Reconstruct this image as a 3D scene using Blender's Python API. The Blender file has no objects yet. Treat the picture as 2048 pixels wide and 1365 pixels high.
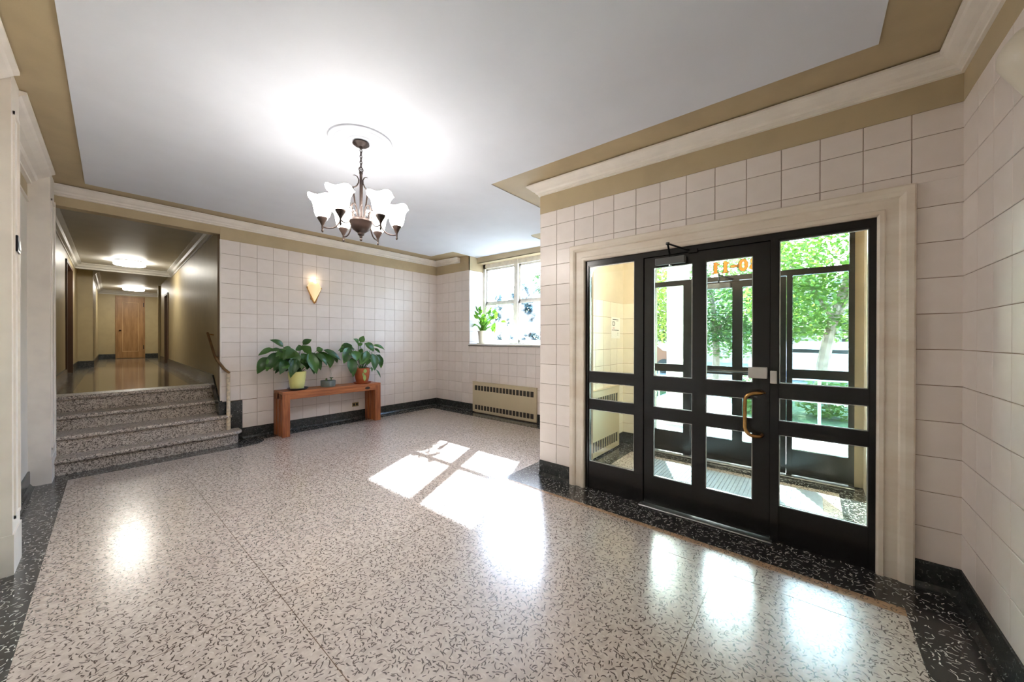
import bpy, math, random
from mathutils import Vector, Matrix
R = math.radians
scene = bpy.context.scene
COL = scene.collection

# ------------------------------------------------------------------ camera
CAM_H = 1.42
YAW, PITCH, ROLL = R(39.5257), R(-0.183), R(0.0823)
F_PX, CX, CY = 720.234, 1028.553, 680.727
def cam_axes():
    f = Vector((math.cos(YAW)*math.cos(PITCH), math.sin(YAW)*math.cos(PITCH), math.sin(PITCH)))
    r = Vector((math.sin(YAW), -math.cos(YAW), 0)); u = r.cross(f)
    return f, r*math.cos(ROLL)+u*math.sin(ROLL), u*math.cos(ROLL)-r*math.sin(ROLL)
FW, RT, UP = cam_axes()
cam_data = bpy.data.cameras.new('camera'); cam = bpy.data.objects.new('camera', cam_data); COL.objects.link(cam)
m = Matrix.Identity(4)
for i in range(3):
    m[i][0], m[i][1], m[i][2] = RT[i], UP[i], -FW[i]
m[2][3] = CAM_H
cam.matrix_world = m
cam_data.sensor_width = 36; cam_data.lens = F_PX/2048*36
cam_data.shift_x = -(CX-1024)/2048; cam_data.shift_y = (CY-682.5)/2048
cam_data.clip_start = 0.02; cam_data.clip_end = 300
scene.camera = cam

# ------------------------------------------------------------------ sky, sun, exposure
SUN_DIR = Vector((-1, -0.475, -0.8)).normalized()
world = bpy.data.worlds.new('world'); scene.world = world; world.use_nodes = True
wn = world.node_tree.nodes; wl = world.node_tree.links; wn.clear()
wo = wn.new('ShaderNodeOutputWorld'); bg = wn.new('ShaderNodeBackground'); sky = wn.new('ShaderNodeTexSky')
sky.sky_type = 'NISHITA'; sky.sun_disc = False; sky.sun_elevation = R(35.9); sky.sun_rotation = math.atan2(1.0, 0.475)
sky.air_density = 1.0; sky.dust_density = 1.0; sky.ozone_density = 1.0
bg.inputs['Strength'].default_value = 2.3
wl.new(sky.outputs[0], bg.inputs['Color']); wl.new(bg.outputs[0], wo.inputs['Surface'])
sd = bpy.data.lights.new('sun', 'SUN'); sd.energy = 32.0; sd.angle = R(0.6); sd.color = (1.0, 0.98, 0.95)
sun = bpy.data.objects.new('sun', sd); COL.objects.link(sun)
sun.rotation_euler = SUN_DIR.to_track_quat('-Z', 'Y').to_euler(); sun.location = (20, 10, 18)
scene.view_settings.view_transform = 'Standard'; scene.view_settings.look = 'None'
scene.view_settings.exposure = 2.5; scene.view_settings.gamma = 1.0; scene.view_settings.use_curve_mapping = False
scene.cycles.max_bounces = 8; scene.cycles.diffuse_bounces = 5; scene.cycles.glossy_bounces = 3
scene.cycles.use_adaptive_sampling = True; scene.cycles.adaptive_threshold = 0.03
scene.cycles.transparent_max_bounces = 16; scene.cycles.sample_clamp_indirect = 6.0
scene.cycles.caustics_reflective = False; scene.cycles.caustics_refractive = False

# ------------------------------------------------------------------ key dimensions (metres)
T = 0.2032                       # wall tile pitch
XD, YB, YR = 3.0917, 6.2206, -0.6440   # door wall, back wall, right wall
XW = 4.9114                      # window wall
YE = 2.196                       # free end of the door wall
ZROW_B, ZROW_D = CAM_H+1.1665, CAM_H+1.1625
TOP_B, TOP_D, BASE = 2.7795, 2.727, 0.152
WALL_H = 3.12
def zc(x, y): return 2.995+0.011*(y-0.5)+0.003*(x-2.7)   # old plaster ceiling, a touch out of level
def xl(y): return -0.535+0.04*y                          # left wall runs slightly askew
rnd = random.Random(7)

# ------------------------------------------------------------------ materials
def lin(c):
    return tuple((v/255/12.92 if v/255 <= 0.04045 else ((v/255+0.055)/1.055)**2.4) for v in c)+(1,)
def new_mat(name):
    mt = bpy.data.materials.new(name); mt.use_nodes = True
    nt = mt.node_tree; b = nt.nodes['Principled BSDF']
    return mt, nt, b
def N(nt, t, **kw):
    n = nt.nodes.new(t)
    for k, v in kw.items():
        if k in n.inputs: n.inputs[k].default_value = v
        else: setattr(n, k, v)
    return n
def math_n(nt, op, a, b=None, c=None):
    n = nt.nodes.new('ShaderNodeMath'); n.operation = op
    for i, v in enumerate((a, b, c)):
        if v is None: continue
        if isinstance(v, (int, float)): n.inputs[i].default_value = v
        else: nt.links.new(v, n.inputs[i])
    return n.outputs[0]
def mixc(nt, fac, a, b):
    n = nt.nodes.new('ShaderNodeMix'); n.data_type = 'RGBA'
    for s, v in ((n.inputs[0], fac), (n.inputs[6], a), (n.inputs[7], b)):
        if isinstance(v, (int, float)): s.default_value = v
        elif isinstance(v, tuple): s.default_value = v
        else: nt.links.new(v, s)
    return n.outputs[2]
def coords(nt, scale=1.0, off=(0, 0, 0)):
    tc = nt.nodes.new('ShaderNodeTexCoord'); mp = nt.nodes.new('ShaderNodeMapping')
    mp.inputs['Scale'].default_value = (scale,)*3 if isinstance(scale, (int, float)) else scale
    mp.inputs['Location'].default_value = off
    nt.links.new(tc.outputs['Object'], mp.inputs[0]); return mp.outputs[0]
def noise(nt, scale, detail=2.0, vec=None, off=(0, 0, 0), rough=0.5):
    n = N(nt, 'ShaderNodeTexNoise', Scale=scale, Detail=detail, Roughness=rough)
    nt.links.new(vec if vec is not None else coords(nt, 1.0, off), n.inputs['Vector']); return n.outputs[0]
def step(nt, v, lo, hi):
    n = nt.nodes.new('ShaderNodeMapRange'); n.interpolation_type = 'SMOOTHSTEP'
    nt.links.new(v, n.inputs[0]); n.inputs[1].default_value = lo; n.inputs[2].default_value = hi; return n.outputs[0]
def bump(nt, b, h, strength=0.2, dist=0.01):
    n = N(nt, 'ShaderNodeBump', Strength=strength, Distance=dist)
    nt.links.new(h, n.inputs['Height']); nt.links.new(n.outputs[0], b.inputs['Normal'])
def paint(name, c, rough=0.5, var=0.06, nscale=3.0, bstr=0.0, spec=0.5):
    mt, nt, b = new_mat(name); c = lin(c)
    d = tuple(v*(1-var*1.6) for v in c[:3])+(1,)
    f = step(nt, noise(nt, nscale, 4), 0.35, 0.7)
    nt.links.new(mixc(nt, f, c, d), b.inputs['Base Color'])
    b.inputs['Roughness'].default_value = rough; b.inputs['Specular IOR Level'].default_value = spec
    if bstr: bump(nt, b, noise(nt, 140, 3), bstr, 0.002)
    return mt
def metal(name, c, rough=0.35, met=1.0):
    mt, nt, b = new_mat(name); c = lin(c)
    f = step(nt, noise(nt, 30, 4), 0.3, 0.75)
    nt.links.new(mixc(nt, f, c, tuple(v*0.75 for v in c[:3])+(1,)), b.inputs['Base Color'])
    b.inputs['Roughness'].default_value = rough; b.inputs['Metallic'].default_value = met
    return mt
def terrazzo(name, ground, ground2, chip, white, s=1.0, rough=0.2, chip_w=0.03, dens=0.5, wamt=0.35, coat=0.0, ior=1.5, dash=0):
    """speckled terrazzo; dash>0 uses curled stone chips set in the floor plane, else wormy veins that also suit upright faces"""
    mt, nt, b = new_mat(name)
    g = mixc(nt, step(nt, noise(nt, 26*s, 3), 0.35, 0.65), lin(ground), lin(ground2))
    g = mixc(nt, math_n(nt, 'MULTIPLY', step(nt, noise(nt, 1.3, 3, off=(4, 2, 0)), 0.4, 0.7), 0.25), g, tuple(v*0.8 for v in lin(ground)[:3])+(1,))
    def worms(sc, off, w, mscale, cut):
        n = noise(nt, sc, 0.6, off=off)
        line = math_n(nt, 'SUBTRACT', 1.0, step(nt, math_n(nt, 'ABSOLUTE', math_n(nt, 'SUBTRACT', n, 0.5)), w*0.55, w))
        k = step(nt, noise(nt, mscale, 1.0, off=(off[1]+3.1, off[0]-1.7, 0)), cut, cut+0.03)
        return math_n(nt, 'MULTIPLY', line, k)
    def dashes(sc, off, L, W, bend, keep):
        v = coords(nt, (sc, sc, 0.0), off)
        vo = nt.nodes.new('ShaderNodeTexVoronoi'); vo.voronoi_dimensions = '2D'; vo.inputs['Scale'].default_value = 1.0; vo.inputs['Randomness'].default_value = 0.85
        nt.links.new(v, vo.inputs['Vector'])
        sub = nt.nodes.new('ShaderNodeVectorMath'); sub.operation = 'SUBTRACT'
        nt.links.new(v, sub.inputs[0]); nt.links.new(vo.outputs['Position'], sub.inputs[1])
        sc_ = nt.nodes.new('ShaderNodeSeparateColor'); nt.links.new(vo.outputs['Color'], sc_.inputs[0])
        ro = nt.nodes.new('ShaderNodeVectorRotate'); ro.rotation_type = 'Z_AXIS'
        nt.links.new(sub.outputs[0], ro.inputs['Vector']); nt.links.new(math_n(nt, 'MULTIPLY', sc_.outputs[0], 6.283), ro.inputs['Angle'])
        xy = nt.nodes.new('ShaderNodeSeparateXYZ'); nt.links.new(ro.outputs[0], xy.inputs[0])
        x, y = xy.outputs[0], xy.outputs[1]
        x2 = math_n(nt, 'MULTIPLY', x, x)
        yb = math_n(nt, 'ADD', y, math_n(nt, 'MULTIPLY', x2, math_n(nt, 'MULTIPLY', math_n(nt, 'SUBTRACT', sc_.outputs[1], 0.5), bend)))
        ln = math_n(nt, 'MULTIPLY_ADD', sc_.outputs[2], L*0.75, L*0.4)
        ex = math_n(nt, 'DIVIDE', math_n(nt, 'ABSOLUTE', x), ln)
        wd = math_n(nt, 'MULTIPLY', math_n(nt, 'SUBTRACT', 1.0, math_n(nt, 'MULTIPLY', math_n(nt, 'MULTIPLY', ex, ex), 0.6)), W)
        ey = math_n(nt, 'DIVIDE', math_n(nt, 'ABSOLUTE', yb), wd)
        a_ = math_n(nt, 'SUBTRACT', 1.0, step(nt, ex, 0.9, 1.0)); b_ = math_n(nt, 'SUBTRACT', 1.0, step(nt, ey, 0.8, 1.1))
        kp = math_n(nt, 'GREATER_THAN', math_n(nt, 'FRACT', math_n(nt, 'MULTIPLY', sc_.outputs[1], 7.31)), 1-keep)
        return math_n(nt, 'MULTIPLY', math_n(nt, 'MULTIPLY', a_, b_), kp)
    if dash:
        a = dashes(30*s, (0.3, 0.9, 0), 0.45, 0.1*dash, 3.4, dens); c = dashes(38*s, (5.3, 2.9, 0), 0.42, 0.095*dash, 3.6, dens)
        dk = math_n(nt, 'MAXIMUM', a, math_n(nt, 'MAXIMUM', c, dashes(21*s, (2.2, 6.1, 0), 0.6, 0.05*dash, 3.0, dens*0.6)))
        e = dashes(34*s, (9.1, 7.7, 0), 0.45, 0.12, 2.0, 0.6)
    else:
        a = worms(34*s, (0.3, 0.9, 0), chip_w, 46*s, dens); c = worms(29*s, (5.3, 2.9, 0), chip_w*0.95, 52*s, dens)
        dk = math_n(nt, 'MAXIMUM', a, c)
        e = worms(40*s, (9.1, 7.7, 0), chip_w, 50*s, 0.5)
    col = mixc(nt, math_n(nt, 'MULTIPLY', e, wamt), g, lin(white))
    col = mixc(nt, math_n(nt, 'MULTIPLY', dk, 0.92), col, lin(chip))
    nt.links.new(col, b.inputs['Base Color'])
    b.inputs['Roughness'].default_value = rough; b.inputs['IOR'].default_value = ior
    b.inputs['Coat Weight'].default_value = coat; b.inputs['Coat Roughness'].default_value = rough
    return mt
def tile_mat(name, c1, c2, rough=0.32):
    mt, nt, b = new_mat(name)
    oi = nt.nodes.new('ShaderNodeObjectInfo')
    col = mixc(nt, oi.outputs['Random'], lin(c1), lin(c2))
    mot = step(nt, noise(nt, 9, 4), 0.3, 0.75)
    col = mixc(nt, math_n(nt, 'MULTIPLY', mot, 0.25), col, lin((214, 202, 191)))
    nt.links.new(col, b.inputs['Base Color']); b.inputs['Roughness'].default_value = rough
    return mt
def wood(name, c1, c2, axis_scale, rough=0.45):
    mt, nt, b = new_mat(name)
    v = coords(nt, axis_scale)
    n1 = noise(nt, 1.0, 5, vec=v, rough=0.6)
    nt.links.new(mixc(nt, step(nt, n1, 0.3, 0.7), lin(c1), lin(c2)), b.inputs['Base Color'])
    b.inputs['Roughness'].default_value = rough; bump(nt, b, n1, 0.12, 0.003)
    return mt
def glass(name, tint=(222, 230, 228), ior=1.45, rough=0.0):
    mt, nt, b = new_mat(name); nt.nodes.remove(b)
    out = nt.nodes['Material Output']
    tr = N(nt, 'ShaderNodeBsdfTransparent', Color=lin(tint)); gl = N(nt, 'ShaderNodeBsdfGlossy', Roughness=rough)
    fr = N(nt, 'ShaderNodeFresnel', IOR=ior); mx = nt.nodes.new('ShaderNodeMixShader')
    nt.links.new(fr.outputs[0], mx.inputs[0]); nt.links.new(tr.outputs[0], mx.inputs[1]); nt.links.new(gl.outputs[0], mx.inputs[2])
    nt.links.new(mx.outputs[0], out.inputs['Surface']); return mt
def wire_glass(name):
    # old ribbed pane: part clear, part milky
    mt, nt, b = new_mat(name); nt.nodes.remove(b)
    out = nt.nodes['Material Output']
    tr = N(nt, 'ShaderNodeBsdfTransparent', Color=(0.46, 0.5, 0.54, 1)); tl = N(nt, 'ShaderNodeBsdfTranslucent', Color=(0.9, 0.93, 0.97, 1))
    mx = nt.nodes.new('ShaderNodeMixShader')
    f = math_n(nt, 'MULTIPLY', step(nt, noise(nt, 5, 3), 0.35, 0.7), 0.05)
    nt.links.new(f, mx.inputs[0]); nt.links.new(tr.outputs[0], mx.inputs[1]); nt.links.new(tl.outputs[0], mx.inputs[2])
    nt.links.new(mx.outputs[0], out.inputs['Surface']); return mt
def emit(name, c, s, base=(255, 255, 255)):
    mt, nt, b = new_mat(name); b.inputs['Base Color'].default_value = lin(base)
    b.inputs['Emission Color'].default_value = lin(c); b.inputs['Emission Strength'].default_value = s
    b.inputs['Roughness'].default_value = 0.4
    f = noise(nt, 12, 2); mr = nt.nodes.new('ShaderNodeMapRange'); nt.links.new(f, mr.inputs[0])
    mr.inputs[3].default_value = s*0.9; mr.inputs[4].default_value = s*1.1; nt.links.new(mr.outputs[0], b.inputs['Emission Strength'])
    return mt
def leaf_mat(name, c1, c2, trans=0.25, rough=0.35):
    mt, nt, b = new_mat(name)
    oi = nt.nodes.new('ShaderNodeObjectInfo')
    n = math_n(nt, 'FRACT', math_n(nt, 'ADD', oi.outputs['Random'], math_n(nt, 'MULTIPLY', noise(nt, 6, 2), 0.8)))
    col = mixc(nt, n, lin(c1), lin(c2)); nt.links.new(col, b.inputs['Base Color'])
    b.inputs['Roughness'].default_value = rough
    tl = nt.nodes.new('ShaderNodeBsdfTranslucent'); nt.links.new(col, tl.inputs[0])
    mx = nt.nodes.new('ShaderNodeMixShader'); mx.inputs[0].default_value = trans
    out = nt.nodes['Material Output']
    nt.links.new(b.outputs[0], mx.inputs[1]); nt.links.new(tl.outputs[0], mx.inputs[2]); nt.links.new(mx.outputs[0], out.inputs['Surface'])
    return mt

M = {}
M['tile'] = tile_mat('glazed_cream_tile', (233, 223, 216), (225, 214, 206))
M['grout'] = paint('tan_grout', (156, 133, 110), 0.9)
M['olive'] = paint('khaki_wall_paint', (186, 168, 134), 0.55, 0.05, 5, 0.15)
M['hall'] = paint('olive_hall_paint', (176, 160, 122), 0.45, 0.05, 5, 0.15)
M['white'] = paint('white_ceiling_paint', (220, 223, 230), 0.7, 0.02)
M['hallceil'] = paint('hall_ceiling_paint', (205, 203, 198), 0.5, 0.04)
M['trim'] = paint('cream_trim_paint', (233, 225, 214), 0.38, 0.05, 6)
M['panel'] = paint('cream_wall_panel', (218, 212, 200), 0.4, 0.04, 4)
M['casing'] = wood('painted_door_casing', (232, 222, 207), (218, 203, 184), (2, 2, 6), 0.4)
M['black'] = paint('black_door_enamel', (26, 25, 25), 0.22, 0.1, 8)
M['terrazzo'] = terrazzo('beige_terrazzo', (206, 192, 181), (190, 175, 164), (66, 53, 46), (222, 213, 204), 1.0, 0.22, 0.032, 0.8, 0.5, 0.6, 1.6, 1)
M['terrazzo_tan'] = terrazzo('tan_worn_terrazzo', (190, 156, 122), (172, 138, 104), (70, 50, 36), (200, 170, 138), 1.0, 0.4, 0.03, 0.8, 0.4, 0.0, 1.4, 1)
M['terrazzo_dark'] = terrazzo('black_terrazzo', (56, 56, 55), (44, 44, 44), (218, 215, 206), (110, 108, 104), 1.0, 0.2, 0.022, 0.5, 0.1, 0.3, 1.5, 0.75)
M['terrazzo_base'] = terrazzo('black_terrazzo_base', (58, 60, 58), (42, 44, 43), (140, 142, 138), (90, 92, 90), 1.0, 0.25, 0.018, 0.6, 0.2)
M['terrazzo_step'] = terrazzo('step_terrazzo', (206, 194, 181), (178, 165, 152), (80, 68, 60), (216, 205, 192), 1.35, 0.4, 0.045, 0.42, 0.4)
M['terrazzo_hall'] = terrazzo('hall_terrazzo', (150, 136, 118), (138, 124, 106), (86, 74, 62), (160, 146, 130), 1.6, 0.1, 0.03, 0.5, 0.3, 0.3)
M['divider'] = metal('brass_divider_strip', (96, 74, 54), 0.4)
M['bronze'] = metal('oil_rubbed_bronze', (58, 44, 38), 0.4, 0.4)
M['brass'] = metal('aged_brass', (198, 152, 92), 0.3)
M['steel'] = paint('grey_lock_paint', (196, 192, 186), 0.45)
M['alu'] = metal('brushed_aluminium', (190, 190, 188), 0.35)
M['convector'] = paint('khaki_metal_enamel', (203, 187, 154), 0.4, 0.03)
M['mesh_dark'] = paint('dark_grille_mesh', (62, 55, 47), 0.7)
M['glass'] = glass('clear_pane')
M['wireglass'] = wire_glass('ribbed_pane')
M['winframe'] = paint('old_white_window_paint', (226, 220, 208), 0.45, 0.1, 14)
M['sill'] = paint('pale_stone_sill', (226, 222, 214), 0.3, 0.05, 12)
M['shade'] = emit('frosted_lamp_shade', (255, 249, 243), 7.6)
M['shade_in'] = emit('frosted_lamp_shade_inside', (255, 249, 243), 0.5)
M['tube'] = emit('hall_lamp_diffuser', (255, 250, 238), 9.0)
M['vest_lamp'] = emit('vestibule_lamp_glass', (255, 240, 222), 60.0)
M['sconce_glass'] = emit('alabaster_sconce_glass', (255, 212, 150), 0.13, (226, 208, 174))
M['sconce_off'] = paint('alabaster_glass_unlit', (226, 216, 196), 0.3)
M['wood'] = wood('red_brown_bench_wood', (184, 112, 64), (138, 76, 40), (3, 40, 40))
M['wood_leg'] = wood('red_brown_bench_leg', (176, 106, 60), (132, 70, 38), (40, 40, 3))
M['door_wood'] = wood('tan_door_wood', (168, 128, 82), (140, 102, 62), (14, 14, 2))
M['door_light'] = wood('pale_door_molding', (206, 172, 124), (190, 154, 108), (14, 14, 2))
M['door_brown'] = paint('dark_brown_door', (92, 66, 44), 0.5)
M['yellow'] = paint('pale_yellow_glaze', (222, 218, 140), 0.35, 0.04, 6)
M['terracotta'] = paint('terracotta_clay', (172, 88, 46), 0.6, 0.12, 14)
M['saucer'] = paint('dark_plastic_saucer', (62, 66, 74), 0.35)
M['greypot'] = paint('grey_green_planter', (116, 126, 122), 0.5)
M['whitepot'] = paint('pale_ceramic_pot', (218, 208, 186), 0.35)
M['soil'] = paint('potting_soil', (58, 44, 34), 0.95, 0.3, 60)
M['leaf'] = leaf_mat('glossy_dark_leaf', (34, 66, 24), (64, 106, 36), 0.15)
M['leaf2'] = leaf_mat('glossy_mid_leaf', (38, 74, 30), (76, 122, 44), 0.18)
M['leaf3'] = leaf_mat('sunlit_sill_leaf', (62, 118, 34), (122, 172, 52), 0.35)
M['stem'] = paint('green_stem', (86, 104, 52), 0.6)
M['tree_leaf'] = leaf_mat('yellow_green_tree_leaf', (84, 118, 44), (140, 150, 62), 0.5, 0.6)
M['tree_leaf2'] = leaf_mat('mid_green_tree_leaf', (58, 94, 44), (100, 126, 58), 0.5, 0.6)
M['tree_leaf3'] = leaf_mat('grey_blue_green_leaf', (92, 112, 110), (128, 146, 138), 0.35, 0.6)  # blue-grey leaf colour for the window trees
M['bark'] = paint('pale_bark', (140, 120, 104), 0.9, 0.3, 8)
M['pavement'] = paint('concrete_pavement', (158, 156, 152), 0.9, 0.1, 2)
M['lawn'] = paint('planting_bed', (60, 84, 40), 1.0, 0.4, 8)
M['asphalt'] = paint('street_asphalt', (112, 112, 116), 0.9, 0.1, 2)
M['colwhite'] = paint('white_column_paint', (216, 214, 208), 0.6)
M['railing'] = paint('pale_railing_paint', (186, 196, 200), 0.5)
M['brick'] = paint('pale_brick_house', (196, 176, 164), 0.9, 0.15, 3)
M['carpaint'] = paint('white_car_paint', (224, 226, 230), 0.2)
M['carpaint2'] = paint('dark_red_car_paint', (112, 62, 54), 0.2)
M['rubber'] = paint('black_rubber', (32, 32, 33), 0.7)
M['mat'] = paint('blue_grey_floor_mat', (148, 160, 170), 0.8, 0.1, 20)
M['paper'] = paint('white_paper', (244, 242, 236), 0.8, 0.01)
M['ink'] = paint('black_ink', (46, 46, 50), 0.8)
M['redink'] = paint('red_ink', (196, 60, 52), 0.8)
M['greyink'] = paint('grey_ink', (150, 148, 146), 0.8)
M['gold'] = leaf_mat('translucent_gold_paint', (236, 160, 40), (240, 172, 56), 0.6, 0.4)
M['vest_tile'] = tile_mat('warm_vestibule_tile', (240, 230, 210), (234, 222, 200))
M['vest_paint'] = paint('warm_vestibule_paint', (224, 207, 182), 0.5)
M['handrail'] = wood('worn_brown_rail', (128, 96, 58), (96, 70, 42), (8, 8, 8), 0.4)
M['post'] = paint('chipped_cream_post_paint', (222, 206, 180), 0.5, 0.2, 30)
M['concrete'] = paint('building_shell', (170, 164, 156), 0.9)
M['plate'] = metal('dark_switch_plate', (50, 50, 52), 0.3)
M['cover'] = paint('brass_outlet_plate', (150, 128, 84), 0.4)
M['pale_motif'] = paint('pale_green_motif', (150, 170, 92), 0.6)

# ------------------------------------------------------------------ mesh helpers
class MB:
    def __init__(s): s.v = []; s.f = []
    def quadgrid(s, rows, close_u=False, close_v=False):
        n0 = len(s.v); h = len(rows); w = len(rows[0])
        for r_ in rows: s.v += [tuple(p) for p in r_]
        for i in range(h if close_v else h-1):
            for j in range(w if close_u else w-1):
                a = n0+i*w+j; b = n0+i*w+(j+1) % w; c = n0+((i+1) % h)*w+(j+1) % w; d = n0+((i+1) % h)*w+j
                s.f.append((a, b, c, d))
        return s
    def poly(s, pts):
        n0 = len(s.v); s.v += [tuple(p) for p in pts]; s.f.append(tuple(range(n0, n0+len(pts)))); return s
    def box(s, x0, x1, y0, y1, z0, z1):
        x0, x1 = sorted((x0, x1)); y0, y1 = sorted((y0, y1)); z0, z1 = sorted((z0, z1))
        n = len(s.v)
        s.v += [(x0, y0, z0), (x1, y0, z0), (x1, y1, z0), (x0, y1, z0), (x0, y0, z1), (x1, y0, z1), (x1, y1, z1), (x0, y1, z1)]
        s.f += [tuple(n+i for i in q) for q in ((3, 2, 1, 0), (4, 5, 6, 7), (0, 1, 5, 4), (1, 2, 6, 5), (2, 3, 7, 6), (3, 0, 4, 7))]
        return s
    def hexa(s, p8):
        n = len(s.v); s.v += [tuple(p) for p in p8]
        s.f += [tuple(n+i for i in q) for q in ((3, 2, 1, 0), (4, 5, 6, 7), (0, 1, 5, 4), (1, 2, 6, 5), (2, 3, 7, 6), (3, 0, 4, 7))]
        return s
    def bbox(s, x0, x1, y0, y1, z0, z1, b=0.004):
        # box with chamfered edges
        x0, x1 = sorted((x0, x1)); y0, y1 = sorted((y0, y1)); z0, z1 = sorted((z0, z1))
        b = min(b, (x1-x0)*.45, (y1-y0)*.45, (z1-z0)*.45)
        pts = []
        def ring(z, e): return [(x0+b+e, y0+e, z), (x1-b-e, y0+e, z), (x1-e, y0+b+e, z), (x1-e, y1-b-e, z), (x1-b-e, y1-e, z), (x0+b+e, y1-e, z), (x0+e, y1-b-e, z), (x0+e, y0+b+e, z)]
        rows = [ring(z0, b*0.7), ring(z0+b, 0), ring(z1-b, 0), ring(z1, b*0.7)]
        s.quadgrid(rows, close_u=True); s.poly(rows[0][::-1]); s.poly(rows[3]); return s
    def prism(s, poly, z0, z1):
        # poly: list of xy; z0/z1 numbers or functions
        f0 = z0 if callable(z0) else (lambda x, y: z0); f1 = z1 if callable(z1) else (lambda x, y: z1)
        a = [(x, y, f0(x, y)) for x, y in poly]; b = [(x, y, f1(x, y)) for x, y in poly]
        n = len(s.v); k = len(poly); s.v += a+b
        s.f.append(tuple(range(n+k-1, n-1, -1))); s.f.append(tuple(range(n+k, n+2*k)))
        for i in range(k): j = (i+1) % k; s.f.append((n+i, n+j, n+k+j, n+k+i))
        return s
    def tube(s, pts, r, n=8, cap=True):
        pts = [Vector(p) for p in pts]; rs = r if isinstance(r, (list, tuple)) else [r]*len(pts)
        rows = []; ref = None
        for i, p in enumerate(pts):
            d = (pts[min(i+1, len(pts)-1)]-pts[max(i-1, 0)])
            d = d.normalized() if d.length > 1e-9 else Vector((0, 0, 1))
            if ref is None: ref = Vector((0, 0, 1)) if abs(d.z) < 0.9 else Vector((1, 0, 0))
            u = ref.cross(d)
            u = u.normalized() if u.length > 1e-6 else Vector((1, 0, 0)).cross(d).normalized()
            w = d.cross(u); ref = u.cross(d)*-1 if False else w
            ref = w.cross(Vector((0, 0, 0))) if False else ref
            rows.append([p+u*math.cos(2*math.pi*k/n)*rs[i]+w*math.sin(2*math.pi*k/n)*rs[i] for k in range(n)])
            ref = w
            ref = d.cross(u)
        s.quadgrid(rows, close_u=True)
        if cap: s.poly(rows[0][::-1]); s.poly(rows[-1])
        return s
    def lathe(s, prof, n=20, c=(0, 0, 0), cap=True):
        rows = [[(c[0]+r*math.cos(2*math.pi*k/n), c[1]+r*math.sin(2*math.pi*k/n), c[2]+z) for k in range(n)] for r, z in prof]
        s.quadgrid(rows, close_u=True)
        if cap:
            if prof[0][0] > 1e-5: s.poly(rows[0][::-1])
            if prof[-1][0] > 1e-5: s.poly(rows[-1])
        return s
    def torus(s, c, R_, r, axis_m=None, n=16, k=6, sx=1.0, sz=1.0):
        rows = []
        for i in range(n):
            a = 2*math.pi*i/n; row = []
            for j in range(k):
                b = 2*math.pi*j/k
                p = Vector(((R_*sx+r*math.cos(b))*math.cos(a), r*math.sin(b), (R_*sz+r*math.cos(b))*math.sin(a)))
                if axis_m: p = axis_m @ p
                row.append(Vector(c)+p)
            rows.append(row)
        return s.quadgrid(rows, close_u=True, close_v=True)
    def mesh(s, name, smooth=False):
        me = bpy.data.meshes.new(name); me.from_pydata(s.v, [], s.f); me.validate(); me.update()
        import bmesh
        bm = bmesh.new(); bm.from_mesh(me); bmesh.ops.remove_doubles(bm, verts=bm.verts, dist=1e-6)
        bmesh.ops.recalc_face_normals(bm, faces=bm.faces); bm.to_mesh(me); bm.free()
        if smooth:
            for p in me.polygons: p.use_smooth = True
            me.set_sharp_from_angle(angle=R(40))
        return me

def link(name, me, mat, parent=None, loc=None):
    o = bpy.data.objects.new(name, me); COL.objects.link(o)
    if mat is not None and me is not None and len(me.materials) == 0: me.materials.append(M[mat] if isinstance(mat, str) else mat)
    if parent is not None: o.parent = parent
    if loc is not None: o.location = loc
    return o
def obj(name, mb, mat, parent=None, smooth=False, loc=None): return link(name, mb.mesh(name, smooth), mat, parent, loc)
def empty(name, loc=(0, 0, 0), rz=0):
    o = bpy.data.objects.new(name, None); COL.objects.link(o); o.location = loc; o.rotation_euler.z = rz
    o.empty_display_size = 0.1; return o
def tag(o, label, cat, group=None, kind=None):
    o['label'] = label; o['category'] = cat
    if group: o['group'] = group
    if kind: o['kind'] = kind
    return o
def struct(o, label, cat): return tag(o, label, cat, kind='structure')
def arc(c, r, a0, a1, n): return [(c[0]+r*math.cos(R(a0+(a1-a0)*i/n)), c[1]+r*math.sin(R(a0+(a1-a0)*i/n))) for i in range(n+1)]
def bez(p0, p1, p2, p3, n=10):
    p0, p1, p2, p3 = map(Vector, (p0, p1, p2, p3)); out = []
    for i in range(n+1):
        t = i/n; out.append(p0*(1-t)**3+p1*3*t*(1-t)**2+p2*3*t*t*(1-t)+p3*t**3)
    return out

# ------------------------------------------------------------------ floor
TH = 0.03
def clip(poly, a, b, c):                # keep a*x+b*y<=c
    out = []
    for i in range(len(poly)):
        p, q = poly[i], poly[(i+1) % len(poly)]
        dp, dq = a*p[0]+b*p[1]-c, a*q[0]+b*q[1]-c
        if dp <= 0: out.append(p)
        if dp*dq < 0:
            t = dp/(dp-dq); out.append((p[0]+(q[0]-p[0])*t, p[1]+(q[1]-p[1])*t))
    return out
fl = obj('floor', MB().box(-0.8, 5.2, -0.9, 6.6, -0.2, -0.02), 'terrazzo_base')
struct(fl, 'beige lobby floor of polished terrazzo with black border bands', 'floor')
lx0, lk = -0.293, 0.0397                # inner edge of the left border
XB1, YB1 = 2.775, -0.385                # inner edges along door wall and right wall
YC = 2.43; XB2 = 4.63; YB2 = 5.99
gap = 0.0016
xs = [-1, 0.71, 2.5, 4.2, 6]; ys = [-1, 0.45, 2.25, 4.05, 7]
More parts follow.
